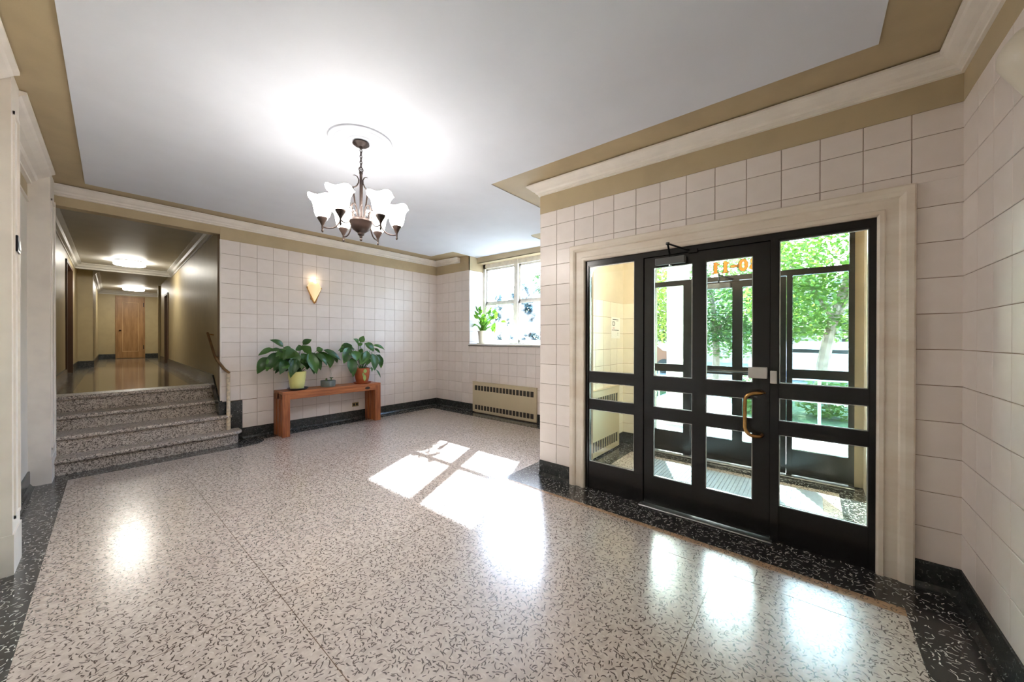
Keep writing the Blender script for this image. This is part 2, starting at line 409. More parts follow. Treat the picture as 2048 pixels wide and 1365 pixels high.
for i in range(len(xs)-1):
    for j in range(len(ys)-1):
        cell = [(xs[i]+gap, ys[j]+gap), (xs[i+1]-gap, ys[j]+gap), (xs[i+1]-gap, ys[j+1]-gap), (xs[i]+gap, ys[j+1]-gap)]
        a = clip(clip(clip(cell, -1, lk, -lx0), 1, 0, XB1), 0, -1, -YB1)
        a1 = clip(clip(a, 1, 0, 1.42), 0, 1, 5.735); a2 = clip(clip(a, -1, 0, -1.42), 0, 1, YB2)
        b = clip(clip(clip(clip(cell, -1, 0, -XB1), 1, 0, XB2), 0, -1, -YC), 0, 1, YB2)
        for q in (a1, a2, b):
            if len(q) > 2:
                ar = abs(sum(q[k][0]*q[(k+1) % len(q)][1]-q[(k+1) % len(q)][0]*q[k][1] for k in range(len(q))))
                if ar > 1e-3: obj('terrazzo_panel', MB().prism(q, -0.02, 0.0), 'terrazzo', fl)
for k, seg in enumerate(((0.71, None), (None, 0.45), (None, 2.25), (None, 4.05))):
    d = MB()
    if seg[0] is not None: d.box(seg[0]-gap, seg[0]+gap, YB1, 5.73, -0.02, 0.0003)
    else: d.box(lx0+lk*seg[1], XB2 if seg[1] > YC else XB1, seg[1]-gap, seg[1]+gap, -0.02, 0.0003)
    obj('divider_strip', d, 'divider', fl)
obj('worn_edge', MB().prism([(XB1-0.075, YB1), (XB1, YB1), (XB1, YC), (XB1-0.02, YC)], -0.02, 0.0004), 'terrazzo_tan', fl)
def border(poly, z1=0.0): obj('border_strip', MB().prism(poly, -0.02, z1), 'terrazzo_dark', fl)
border([(-0.8, YB1), (lx0+lk*YB1, YB1), (lx0+lk*5.735, 5.735), (lx0+lk*5.735, 6.3), (-0.8, 6.3)])
# band in front of the steps with its rounded end
border([(lx0+lk*5.735, 5.735), (1.42, 5.735)]+[(1.42+0.25*math.sin(R(a)), 5.985-0.25*math.cos(R(a))) for a in range(10, 91, 10)]+[(1.67, 6.3), (lx0+lk*5.735, 6.3)], 0.0004)
border([(1.5, YB2), (XB2, YB2), (5.0, 6.3), (1.5, 6.3)])
border([(XB2, YC), (5.0, YC), (5.0, 6.3), (XB2, YB2)])
border([(XB1, YC), (XB1+0.05, YC), (5.0, YC), (5.0, YE-0.1), (3.3, YE-0.1), (3.3, YB1), (XB1, YB1)])
border([(-0.8, -0.75), (3.3, -0.75), (3.3, YB1), (-0.8, YB1)])

# ------------------------------------------------------------------ walls with individual tiles
_tiles = {}
def tile_mesh(w, h, mat):
    key = (round(w, 4), round(h, 4), mat)
    if key in _tiles: return _tiles[key]
    b, d = 0.0025, 0.005
    w2, h2 = w/2, h/2
    rows = [[(-w2, -h2, 0), (w2, -h2, 0), (w2, h2, 0), (-w2, h2, 0)],
            [(-w2, -h2, d-b*0.6), (w2, -h2, d-b*0.6), (w2, h2, d-b*0.6), (-w2, h2, d-b*0.6)],
            [(-w2+b, -h2+b, d), (w2-b, -h2+b, d), (w2-b, h2-b, d), (-w2+b, h2-b, d)]]
    mb = MB().quadgrid(rows, close_u=True); mb.poly(rows[2])
    me = mb.mesh('tile'); me.materials.append(M[mat]); _tiles[key] = me
    return me
def rect_minus(rects, hole):
    out = []
    for (a, b, c, d) in rects:
        h0, h1, h2, h3 = max(a, hole[0]), min(b, hole[1]), max(c, hole[2]), min(d, hole[3])
        if h0 >= h1 or h2 >= h3: out.append((a, b, c, d)); continue
        if h2 > c: out.append((a, b, c, h2))
        if h3 < d: out.append((a, b, h3, d))
        if h0 > a: out.append((a, h0, h2, h3))
        if h1 < b: out.append((h1, b, h2, h3))
    return out
def tiles(wall, origin, udir, ulines, zlines, holes=(), mat='tile', g=0.0036):
    """ulines/zlines: sorted grid lines; origin: point where u=0,z=0; the tile normal is udir x z"""
    u = Vector(udir).normalized(); z = Vector((0, 0, 1)); n = u.cross(z)
    rot = Matrix((u, z, n)).transposed().to_4x4(); cnt = 0
    for i in range(len(ulines)-1):
        for j in range(len(zlines)-1):
            cell = [(ulines[i]+g/2, ulines[i+1]-g/2, zlines[j]+g/2, zlines[j+1]-g/2)]
            for h in holes: cell = rect_minus(cell, h)
            for (a, b, c, d) in cell:
                if b-a < 0.012 or d-c < 0.012: continue
                o = link('tile', tile_mesh(b-a, d-c, mat), None, wall)
                p = Vector(origin)+u*((a+b)/2)+z*((c+d)/2)
                o.matrix_world = Matrix.Translation(p) @ rot; cnt += 1
    return cnt
def zgrid(z0, top, base):
    ls = []; k = -2
    while True:
        z = z0-T*k
        if z <= base+0.004: break
        if z < top-0.004: ls.append(z)
        k += 1
    return sorted(ls+[top, base])

# back wall (bench wall) ------------------------------------------------
XO0, XO1 = -0.159, 1.235               # hall opening
ZOP = 2.845
w = obj('wall_back', MB().box(XO1, XW+0.25, YB, YB+0.14, 0, WALL_H), 'grout')
struct(w, 'long cream tiled wall behind the wooden bench', 'wall')
tiles(w, (0, YB, 0), (1, 0, 0), [XO1+0.004]+[1.2538+T*i for i in range(0, 19)][1:-1]+[XW], zgrid(ZROW_B, TOP_B, BASE), holes=[(1.0, 1.482, 0, 0.548)])
obj('painted_band', MB().box(XO1, XW, YB-0.004, YB+0.01, TOP_B, WALL_H), 'olive', w)
obj('corner_bead', MB().bbox(XO1-0.004, XO1+0.014, YB-0.008, YB+0.02, 0.548, TOP_B, 0.004), 'trim', w)
w2 = obj('wall_back_lintel', MB().box(-0.5, XO1, YB, YB+0.14, ZOP, WALL_H), 'olive')
struct(w2, 'khaki beam over the opening to the raised hallway', 'wall')

# window wall ------------------------------------------------------------
WY0, WY1 = 3.39, 5.205                  # window bay
XF, ZS, ZH = 5.33, 1.325, 2.94          # frame plane, sill, header underside
w = obj('wall_window', MB().box(XW, XW+0.5, WY1, YB+0.1, 0, WALL_H).box(XW, XW+0.5, YE-0.15, WY0, 0, WALL_H).box(XW, XW+0.5, WY0, WY1, 0, ZS-0.03).box(5.13, XW+0.5, WY0, WY1, ZH, WALL_H), 'grout')
struct(w, 'cream tiled wall with the deep window bay', 'wall')
def yl(a): return -a                    # u runs towards -y so that the normal is -x
ul = [-YB]+[-YB+T*i for i in range(1, 20)]+[-YE]
ul = [v for v in ul if v <= -YE+1e-6]
tiles(w, (XW, 0, 0), (0, -1, 0), ul, zgrid(ZROW_B, TOP_B, BASE), holes=[(-WY1, -WY0, ZS-0.03, 9)])
zr = [z for z in zgrid(ZROW_B, TOP_B, BASE) if z > ZS+0.02]
tiles(w, (0, WY1, 0), (1, 0, 0), [XW+0.004, XW+0.004+T, XF-0.02], [ZS]+zr)
tiles(w, (0, WY0, 0), (-1, 0, 0), [-XF+0.02, -XW-0.004-T, -XW-0.004], [ZS]+zr)
b_ = MB()
b_.box(XW-0.004, XW+0.01, WY1-0.004, YB, TOP_B, WALL_H).box(XW-0.004, XW+0.01, YE, WY0+0.004, TOP_B, WALL_H)
b_.box(XW-0.004, XF, WY1-0.004, WY1+0.01, TOP_B, WALL_H).box(XW-0.004, XF, WY0-0.01, WY0+0.004, TOP_B, WALL_H)
b_.box(5.126, XF, WY0, WY1, ZH-0.004, ZH+0.004).box(5.126, 5.134, WY0, WY1, ZH-0.004, WALL_H)
obj('painted_band', b_, 'olive', w)

# door wall --------------------------------------------------------------
FY0, FY1, FZ = -0.305, 1.668, 2.163     # black frame outer
CW = 0.158                              # casing width
w = obj('wall_door', MB().box(XD, XD+0.16, FY1, YE, 0, WALL_H).box(XD, XD+0.16, YR-0.14, FY0, 0, WALL_H).box(XD, XD+0.16, FY0, FY1, FZ, WALL_H), 'grout')
struct(w, 'cream tiled wall around the black entrance doors', 'wall')
ul = [-YE]+[-2.1948+T*i for i in range(1, 14)]+[-YR]
tiles(w, (XD, 0, 0), (0, -1, 0), ul, zgrid(ZROW_D, TOP_D, BASE), holes=[(-FY1-CW-0.004, -FY0+CW+0.004, 0, FZ+CW-0.002)])
obj('painted_band', MB().box(XD-0.004, XD+0.01, YR, YE, TOP_D, WALL_H), 'olive', w)
w = obj('wall_return', MB().box(XD, XW+0.1, 2.0, YE, 0, WALL_H), 'grout')
struct(w, 'cream tiled return wall between entrance doors and window bay', 'wall')
tiles(w, (0, YE, 0), (-1, 0, 0), [-XW+0.0]+[-XD-T*i for i in range(8, 0, -1)]+[-XD], zgrid(ZROW_D, TOP_D, BASE))
obj('painted_band', MB().box(XD, XW, YE-0.01, YE+0.004, TOP_D, WALL_H), 'olive', w)

# right wall -------------------------------------------------------------
w = obj('wall_right', MB().box(-0.8, XD+0.16, YR-0.14, YR, 0, WALL_H), 'grout')
struct(w, 'cream tiled wall at the right edge of the photo', 'wall')
tiles(w, (0, YR, 0), (-1, 0, 0), [-XD]+[-3.0683+T*i for i in range(1, 18)], zgrid(ZROW_D, TOP_D, BASE))
obj('painted_band', MB().box(-0.8, XD, YR-0.01, YR+0.004, TOP_D, WALL_H), 'olive', w)

# left wall with pilasters -----------------------------------------------
def lpoly(y0, y1, d0, d1): return [(xl(y0)+d0, y0), (xl(y0)+d1, y0), (xl(y1)+d1, y1), (xl(y1)+d0, y1)]
w = obj('wall_left', MB().prism(lpoly(-0.8, 6.3, -0.14, 0.0), 0, WALL_H), 'panel')
struct(w, 'cream panelled wall at the left edge with recessed bays', 'wall')
obj('painted_band', MB().prism(lpoly(-0.75, 6.1, -0.01, 0.003), 2.73, WALL_H), 'olive', w)
obj('band_molding', MB().prism(lpoly(-0.75, 6.1, -0.01, 0.016), 2.715, 2.735), 'trim', w)
PD = 0.136
def pilaster(name, y0, y1, label, n):
    p = obj('trim_%d' % n, MB().prism([(xl(y0), y0), (xl(y0)+PD, y0), (xl(y1)+PD, y1), (xl(y1), y1)], 0.0, lambda x, y: zc(x, y)+0.05), 'trim')
    struct(p, label, 'pilaster')
    a, b = y0+0.045, y1-0.045
    for (q0, q1, z0, z1) in ((a, a+0.02, 0.32, 2.8), (b-0.02, b, 0.32, 2.8), (a, b, 2.78, 2.8), (a, b, 0.32, 0.34)):
        obj('molding', MB().prism(lpoly(q0, q1, PD, PD+0.009), z0, z1), 'trim', p)
    obj('plinth', MB().prism(lpoly(y0-0.004, y1+0.004, 0.0, PD+0.006), 0.0, 0.24), 'trim', p)
    return p
pilaster('pilaster', 3.69, 3.96, 'cream pilaster with a small dark switch plate at the left edge', 1)
pilaster('pilaster', 5.74, 6.1, 'cream pilaster beside the hallway steps', 2)
obj('trim_3', MB().bbox(XO0-0.055, XO0+0.004, 6.09, 6.36, 0, ZOP, 0.006).bbox(XO0-0.03, XO0+0.012, 6.1, 6.2, 0, ZOP, 0.004), 'trim')
struct(bpy.data.objects['trim_3'], 'cream door-jamb trim at the left of the hallway opening', 'trim')
sp = empty('switch_plate', (xl(3.8)+PD+0.009, 3.8, 1.95))
tag(sp, 'small dark framed switch plate high on the left pilaster', 'switch')
obj('plate', MB().bbox(-0.002, 0.008, -0.065, 0.065, 0.0, 0.1, 0.003), 'plate', sp)
obj('button', MB().bbox(0.006, 0.012, -0.03, 0.035, 0.015, 0.07, 0.003), 'alu', sp)

# ------------------------------------------------------------------ ceiling
WP = [(-0.18, -0.27), (2.705, -0.27), (2.72, 2.56), (4.47, 2.56), (4.47, 3.36), (4.55, 3.395), (5.13, 3.395), (5.13, 5.2), (4.9, 5.2), (4.47, 5.18), (4.47, 5.83), (0.05, 5.9)]
c = obj('ceiling', MB().prism([(-0.75, -0.8), (5.35, -0.8), (5.35, 6.3), (-0.75, 6.3)], lambda x, y: zc(x, y)+0.008, lambda x, y: 3.2), 'olive')
struct(c, 'lobby ceiling painted white with a khaki border', 'ceiling')
obj('white_field', MB().prism(WP, lambda x, y: zc(x, y), lambda x, y: zc(x, y)+0.02), 'white', c)

CROWN = [(0, 0.0), (0.112, 0.0), (0.112, 0.012), (0.098, 0.02), (0.09, 0.03), (0.066, 0.05), (0.044, 0.062), (0.036, 0.078), (0.018, 0.086), (0.018, 0.1), (0.0, 0.104)]
def sweep(mb, path, prof, zf, side=1, s=1.0):
    """sweep a profile (into the room, down) along a mitred xy path"""
    n = len(path); rows = []
    P = [Vector(p) for p in path]
    for i in range(n):
        dirs = []
        if i > 0: dirs.append((P[i]-P[i-1]).normalized())
        if i < n-1: dirs.append((P[i+1]-P[i]).normalized())
        ns = [Vector((-d.y, d.x))*side for d in dirs]
        mvec = ns[0] if len(ns) == 1 else (ns[0]+ns[1])/(1+ns[0].dot(ns[1]))
        row = []
        for (d, h) in prof:
            q = P[i]+mvec*d*s; row.append((q.x, q.y, zf(P[i].x, P[i].y)-h*s))
        rows.append(row)
    mb.quadgrid(rows, close_u=True); mb.poly(rows[0]); mb.poly(rows[-1][::-1]); return mb
def crown(n, path, side, label, zf=zc, s=1.0, prof=CROWN, mat='trim'):
    o = obj('trim_%d' % n, sweep(MB(), path, prof, zf, side, s), mat); return struct(o, label, 'crown molding')
crown(4, [(XO0-0.1, YB), (XW, YB), (XW, 5.47)], -1, 'cream crown molding along the bench wall')
crown(5, [(XW, 3.2), (XW, YE), (XD, YE), (XD, YR), (xl(YR), YR)], -1, 'cream crown molding above the entrance door wall')
crown(6, [(xl(3.96), 3.96), (xl(5.74), 5.74)], -1, 'cream crown molding in the bay at the left edge', s=1.5)
crown(7, [(xl(YR), YR), (xl(3.69), 3.69)], -1, 'cream crown molding on the left wall near the camera', s=1.5)

# baseboards -------------------------------------------------------------
BASEP = [(0, 0.0), (0.012, 0.0), (0.014, 0.01), (0.014, 0.12), (0.03, 0.147), (0.045, BASE), (0, BASE)]
def baseboard(side_name, path, side, label):
    o = obj('baseboard_'+side_name, sweep(MB(), path, BASEP, lambda x, y: BASE, side), 'terrazzo_base')
    return struct(o, label, 'baseboard')
baseboard('back', [(1.482, YB), (XW, YB), (XW, 5.065)], -1, 'black terrazzo baseboard under the bench wall')
baseboard('window', [(XW, 3.54), (XW, YE)], -1, 'black terrazzo baseboard right of the lobby convector')
baseboard('door', [(XD, YE), (XD, FY1+CW+0.002)], -1, 'black terrazzo baseboard at the left of the entrance doors')
baseboard('door_right', [(XD, FY0-CW-0.002), (XD, YR), (xl(YR), YR)], -1, 'black terrazzo baseboard running into the right corner')
baseboard('left', [(xl(3.96), 3.96), (xl(5.74), 5.74)], -1, 'black terrazzo baseboard in the bay at the left edge')
o = obj('baseboard_stair', MB().bbox(XO1-0.018, 1.482, YB-0.016, YB+0.03, 0.0, 0.548, 0.004), 'terrazzo_base')
struct(o, 'stepped black terrazzo block beside the hallway stairs', 'baseboard')

# ------------------------------------------------------------------ entrance door units
def pane_bars(mb, x0, x1, ya, yb, za, zb, holes):
    """slab between ya..yb, za..zb with rectangular holes, as bars"""
    rects = [(ya, yb, za, zb)]
    for h in holes: rects = rect_minus(rects, h)
    for (a, b, c, d) in rects: mb.box(x0, x1, a, b, c, d)
    return mb
def panes(parent, x, holes, bead='black'):
    for (a, b, c, d) in holes:
        p = obj('glass_pane', MB().box(x-0.003, x+0.003, a-0.004, b+0.004, c-0.004, d+0.004), 'glass', parent)
def beads(parent, x0, x1, holes):
    for (a, b, c, d) in holes:
        mb = MB(); t = 0.006
        mb.box(x0, x1, a, a+t, c, d).box(x0, x1, b-t, b, c, d).box(x0, x1, a, b, c, c+t).box(x0, x1, a, b, d-t, d)
        obj('glazing_bead', mb, 'alu', parent)
def closer(parent, x, y, z, sgn=-1):
    c_ = obj('door_closer', MB().bbox(x, x+sgn*0.055, y-0.115, y+0.115, z-0.028, z+0.028, 0.005), 'closer', parent)
    obj('valve_screw', MB().lathe([(0.0, 0), (0.012, 0.002), (0.012, 0.016), (0, 0.018)], 10, (x+sgn*0.03, y-0.0, z-0.045)), 'alu', c_)
    e = (x+sgn*0.2, y-0.03, z+0.1)
    obj('closer_arm', MB().tube([(x+sgn*0.03, y, z+0.03), e], 0.007, 6).tube([e, (x+sgn*0.0, y-0.15, z+0.062)], 0.007, 6).lathe([(0, 0), (0.014, 0.001), (0.014, 0.016), (0, 0.017)], 10, (e[0], e[1], e[2]-0.008)).bbox(x-0.01, x+sgn*0.02, y-0.2, y-0.13, z+0.045, z+0.075, 0.003), 'black', c_)
M['closer'] = paint('gunmetal_closer_paint', (92, 92, 90), 0.35)

XN0, XN1 = 3.105, 3.15
d1 = empty('door_1', (0, 0, 0)); struct(d1, 'black framed inner entrance doors with glass panes and sidelights', 'door')
SLz = [(0.255, 0.755), (0.85, 1.01), (1.112, 2.105)]
DLz = [(0.255, 0.745), (0.845, 0.99), (1.106, 2.025)]
DY0, DY1 = 0.226, 1.112
frame = MB()
frame.box(XN0-0.006, XN1+0.01, FY1-0.028, FY1, 0, FZ).box(XN0-0.006, XN1+0.01, FY0, FY0+0.028, 0, FZ)
frame.box(XN0-0.006, XN1+0.01, FY0+0.028, FY1-0.028, 2.118, FZ)
frame.box(XN0-0.012, XN1+0.01, DY1+0.003, 1.195, 0, 2.118).box(XN0-0.012, XN1+0.01, 0.177, DY0-0.003, 0, 2.118)
frame.box(XN1+0.001, XN1+0.012, DY0-0.01, DY0+0.015, 0, 2.118).box(XN1+0.001, XN1+0.012, DY1-0.015, DY1+0.01, 0, 2.118).box(XN1+0.001, XN1+0.012, DY0, DY1, 2.1, 2.125)
obj('door_frame', frame, 'black', d1)
for nm, (ya, yb) in (('left', (1.195, FY1-0.028)), ('right', (FY0+0.028, 0.177))):
    holes = [(ya+0.004, yb-0.004, a, b) for a, b in SLz]
    s_ = obj('sidelight', pane_bars(MB(), XN0, XN1, ya, yb, 0.0, 2.118, holes), 'black', d1)
    panes(s_, XN0+0.02, holes); beads(s_, XN0+0.006, XN0+0.018, holes)
holes = [(0.73, 1.034, a, b) for a, b in DLz]+[(0.327, 0.634, a, b) for a, b in DLz]
leaf = obj('door_leaf', pane_bars(MB(), XN0, XN1, DY0, DY1, 0.018, 2.112, holes), 'black', d1)
panes(leaf, XN0+0.02, holes); beads(leaf, XN0+0.006, XN0+0.018, holes)
hp = [(XN0, 0.268, 1.04)]
hx = XN0-0.075
pts = [(XN0, 0.268, 1.04), (XN0-0.04, 0.272, 1.04)]+[tuple(v) for v in bez((XN0-0.045, 0.275, 1.04), (hx, 0.29, 1.04), (hx-0.005, 0.355, 1.045), (hx, 0.365, 0.99), 8)]
pts += [tuple(v) for v in bez((hx, 0.365, 0.79), (hx-0.005, 0.355, 0.725), (hx, 0.29, 0.735), (XN0-0.045, 0.275, 0.735), 8)]+[(XN0-0.04, 0.272, 0.735), (XN0, 0.268, 0.735)]
h_ = obj('pull_handle', MB().tube(pts, 0.0125, 10).lathe([(0.02, -0.004), (0.02, 0.004)], 12, (XN0-0.004, 0.268, 1.04)), 'brass', leaf, True)
obj('lock_box', MB().bbox(XN0-0.032, XN0, 0.238, 0.352, 1.142, 1.222, 0.004), 'steel', leaf)
kp = obj('strike_box', MB().bbox(XN0-0.03, XN0, 0.183, 0.222, 1.112, 1.2, 0.003), 'steel', d1)
closer(leaf, XN0, 0.89, 2.06)
obj('threshold', MB().bbox(XN0-0.06, XN1+0.05, DY0-0.02, DY1+0.03, 0.0, 0.012, 0.005), 'alu', d1)
# casing ---------------------------------------------------------------
CAS = [(0, 0), (0, 0.018), (0.01, 0.026), (0.03, 0.026), (0.036, 0.018), (0.09, 0.018), (0.098, 0.03), (0.118, 0.036), (0.15, 0.036), (CW, 0.03), (CW, 0)]
def casing_path(y0, y1, z1):
    return [(y1, 0.0), (y1, z1), (y0, z1), (y0, 0.0)]
def casing(n, x, y0, y1, z1, label, sgn=-1, prof=CAS, mat='casing'):
    P = casing_path(y0, y1, z1); outs = [Vector((1, 0)), Vector((1, 1)), Vector((-1, 1)), Vector((-1, 0))]
    rows = [[(x+sgn*t, p[0]+o_.x*d, p[1]+o_.y*d) for d, t in prof] for p, o_ in zip(P, outs)]
    mb = MB().quadgrid(rows, close_u=True); mb.poly(rows[0]); mb.poly(rows[-1][::-1])
    return struct(obj('trim_%d' % n, mb, mat), label, 'door casing')
casing(8, XD, FY0, FY1, FZ, 'wide cream molded casing around the black entrance doors')

# outer doors -----------------------------------------------------------
XQ0, XQ1 = 4.70, 4.75; XV = 4.757
OY0, OY1, OZ = -0.318, 1.60, 2.52
d2 = empty('door_2', (0, 0, 0)); struct(d2, 'black framed outer street doors seen through the inner glass', 'door')
fr = MB()
fr.box(XQ0, XQ1, OY0, OY0+0.04, 0, OZ).box(XQ0, XQ1, OY1-0.04, OY1, 0, OZ).box(XQ0, XQ1, OY0+0.04, OY1-0.04, OZ-0.045, OZ)
fr.box(XQ0, XQ1, OY0+0.04, OY1-0.04, 2.085, 2.142).box(XQ0-0.006, XQ1, 1.125, 1.205, 0, 2.085).box(XQ0-0.006, XQ1, 0.154, 0.2, 0, 2.085)
obj('door_frame', fr, 'black', d2)
tr_h = [(OY0+0.04, OY1-0.04, 2.142, OZ-0.045)]
panes(d2, XQ0+0.025, tr_h)
for (ya, yb) in ((1.205, OY1-0.04), (OY0+0.04, 0.154)):
    holes = [(ya+0.003, yb-0.003, 0.278, 0.56), (ya+0.003, yb-0.003, 0.6, 1.018), (ya+0.003, yb-0.003, 1.11, 2.08)]
    holes = [(ya+0.003, yb-0.003, 0.278, 1.018), (ya+0.003, yb-0.003, 1.11, 2.08)]
    s_ = obj('sidelight', pane_bars(MB(), XQ0+0.004, XQ1-0.004, ya, yb, 0.02, 2.085, holes), 'black', d2)
    panes(s_, XQ0+0.025, holes)
holes = [(0.69, 1.02, 0.278, 1.018), (0.69, 1.02, 1.11, 2.005), (0.29, 0.592, 0.278, 1.018), (0.29, 0.592, 1.11, 2.005)]
leaf2 = obj('door_leaf', pane_bars(MB(), XQ0+0.002, XQ1-0.004, 0.203, 1.122, 0.02, 2.08, holes), 'black', d2)
panes(leaf2, XQ0+0.025, holes)
closer(leaf2, XQ0, 0.82, 2.03)
obj('push_bar', MB().tube([(XQ0-0.05, 0.26, 1.06), (XQ0-0.05, 1.08, 1.06)], 0.012, 8).box(XQ0-0.05, XQ0, 0.27, 0.3, 1.03, 1.09).box(XQ0-0.05, XQ0, 1.04, 1.07, 1.03, 1.09), 'black', leaf2)
obj('threshold', MB().bbox(XQ0-0.07, XQ1+0.1, OY0, OY1, 0.0, 0.014, 0.005), 'alu', d2)
# house number 80-11 in gold on the transom glass, meant to be read from the street
def ring_poly(cy, cz, ry, rz, iy, iz, n=20):
    o_ = [(cy+ry*math.cos(2*math.pi*k/n), cz+rz*math.sin(2*math.pi*k/n)) for k in range(n)]
    i_ = [(cy+iy*math.cos(2*math.pi*k/n), cz+iz*math.sin(2*math.pi*k/n)) for k in range(n)]
    return o_, i_
def glyph(ch, y, z, s, rim):
    """gold face, or with rim=True its thin dark contour"""
    mb = MB(); x0, x1 = XQ0+0.029, XQ0+0.031
    def slab(pts):
        mb.quadgrid([[(x0, a, b) for a, b in pts], [(x1, a, b) for a, b in pts]], close_u=True); mb.poly([(x0, a, b) for a, b in pts]); mb.poly([(x1, a, b) for a, b in pts][::-1])
    def ring(o_, i_):
        mb.quadgrid([[(x0, a, b) for a, b in i_], [(x0, a, b) for a, b in o_], [(x1, a, b) for a, b in o_], [(x1, a, b) for a, b in i_]], close_u=True, close_v=True)
    E_ = 0.005
    def one(e): return [(y+0.28*s+e, z-e), (y-0.28*s-e, z-e), (y-0.28*s-e, z+0.05*s+e), (y-0.13*s-e, z+0.09*s+e), (y-0.13*s-e, z+0.78*s-e), (y-0.3*s-e, z+0.72*s-e), (y-0.3*s-e, z+0.8*s+e), (y-0.02*s, z+s+e), (y+0.13*s+e, z+s+e), (y+0.13*s+e, z+0.09*s+e), (y+0.28*s+e, z+0.05*s+e)]
    def bar(e): return [(y+0.3*s+e, z+0.4*s-e), (y-0.3*s-e, z+0.4*s-e), (y-0.3*s-e, z+0.56*s+e), (y, z+0.6*s+e), (y+0.3*s+e, z+0.56*s+e)]
    def oval(cz, ry, rz, iy, iz):
        if rim: ring(*ring_poly(y, cz, ry+E_, rz+E_, ry, rz)); ring(*ring_poly(y, cz, iy, iz, iy-E_*0.6, iz-E_*0.6))
        else: ring(*ring_poly(y, cz, ry, rz, iy, iz))
    if ch in '1-':
        g_ = one if ch == '1' else bar
        if rim: ring(g_(E_), g_(0))
        else: slab(g_(0))
    if ch == '0': oval(z+0.5*s, 0.36*s, 0.52*s, 0.11*s, 0.3*s)
    if ch == '8': oval(z+0.27*s, 0.36*s, 0.29*s, 0.13*s, 0.13*s); oval(z+0.77*s, 0.32*s, 0.25*s, 0.11*s, 0.11*s)
    return mb
nm = empty('house_number', (0, 0, 0)); tag(nm, 'gold house number 80-11 seen reversed on the transom glass', 'lettering')
for ch, y in (('1', 0.865), ('1', 0.765), ('-', 0.672), ('0', 0.592), ('8', 0.482)):
    g_ = obj('numeral' if ch != '-' else 'dash', glyph(ch, y, 2.185, 0.13, False), 'gold', nm); obj('outline', glyph(ch, y, 2.185, 0.13, True), 'ink', g_)

# ------------------------------------------------------------------ vestibule
vf = obj('floor_vestibule', MB().box(XD+0.06, XV+0.2, YR, 2.0, -0.2, -0.002), 'terrazzo_dark'); struct(vf, 'dark terrazzo vestibule floor behind the inner doors', 'floor')
obj('terrazzo_panel', MB().box(3.3, 4.45, -0.2, 1.75, -0.002, 0.0), 'terrazzo', vf)
YV0, YV1 = -0.385, 1.995
ZV = 1.9
v = obj('wall_vestibule_left', MB().box(XD+0.16, XV, YV1, 2.0, 0, 2.75), 'grout'); struct(v, 'warm tiled vestibule wall carrying the posted notice', 'wall')
zt = [0.15]+[ZV-T*k for k in range(8, -1, -1)]
tiles(v, (0, YV1, 0), (1, 0, 0), [XD+0.16]+[XV-T*k for k in range(7, -1, -1)], zt, mat='vest_tile')
obj('painted_band', MB().box(XD+0.16, XV, YV1-0.006, YV1+0.002, ZV, 2.75), 'vest_paint', v)
obj('base_block', MB().box(XD+0.16, XV, YV1-0.015, YV1, 0, 0.15), 'terrazzo_base', v)
v = obj('wall_vestibule_right', MB().box(XD+0.16, XV, -0.7, YV0, 0, 2.75), 'vest_paint'); struct(v, 'cream vestibule wall right of the outer doors', 'wall')
v = obj('wall_street', MB().box(XV, XV+0.2, OY1, 2.2, -0.4, 3.2).box(XV, XV+0.2, -2.5, OY0, -0.4, 3.2).box(XV, XV+0.2, OY0, OY1, OZ, 3.2), 'grout'); struct(v, 'outer vestibule wall holding the street doors', 'wall')
tiles(v, (XV, 0, 0), (0, -1, 0), [-YV1, -YV1+T, -OY1-0.0], zt, mat='vest_tile')
obj('painted_band', MB().box(XV-0.006, XV, OY1, YV1, ZV, 2.75).box(XV-0.006, XV, YV0, OY0, 0, 2.75).box(XV-0.006, XV, OY0, OY1, OZ, 2.75), 'vest_paint', v)
obj('base_block', MB().box(XV-0.015, XV, OY1, YV1, 0, 0.15), 'terrazzo_base', v)
o = obj('ceiling_vestibule', MB().box(XD+0.1, XV+0.2, -0.7, 2.05, 2.75, 2.85), 'white'); struct(o, 'white vestibule ceiling', 'ceiling')
vl = empty('vestibule_lamp', (3.75, 0.9, 2.75)); tag(vl, 'warm round ceiling lamp in the vestibule', 'lamp')
obj('lamp_base', MB().lathe([(0.15, 0), (0.155, -0.012), (0.14, -0.02)], 24), 'brass', vl, True)
obj('diffuser', MB().lathe([(0.14, -0.018), (0.145, -0.04), (0.12, -0.08), (0.06, -0.105), (0, -0.112)], 24), 'vest_lamp', vl, True)
# ribbed mat
mt = empty('door_mat', (0, 0, 0)); tag(mt, 'ribbed blue-grey mat on the vestibule floor', 'mat')
obj('mat_base', MB().bbox(3.42, 4.34, -0.08, 1.5, 0.0, 0.006, 0.002), 'mat', mt)
rb = MB()
for k in range(46):
    yy = -0.065+k*0.034; rb.box(3.43, 4.33, yy, yy+0.016, 0.006, 0.011)
o = obj('mat_ribs', rb, 'mat', mt); o['kind'] = 'stuff'
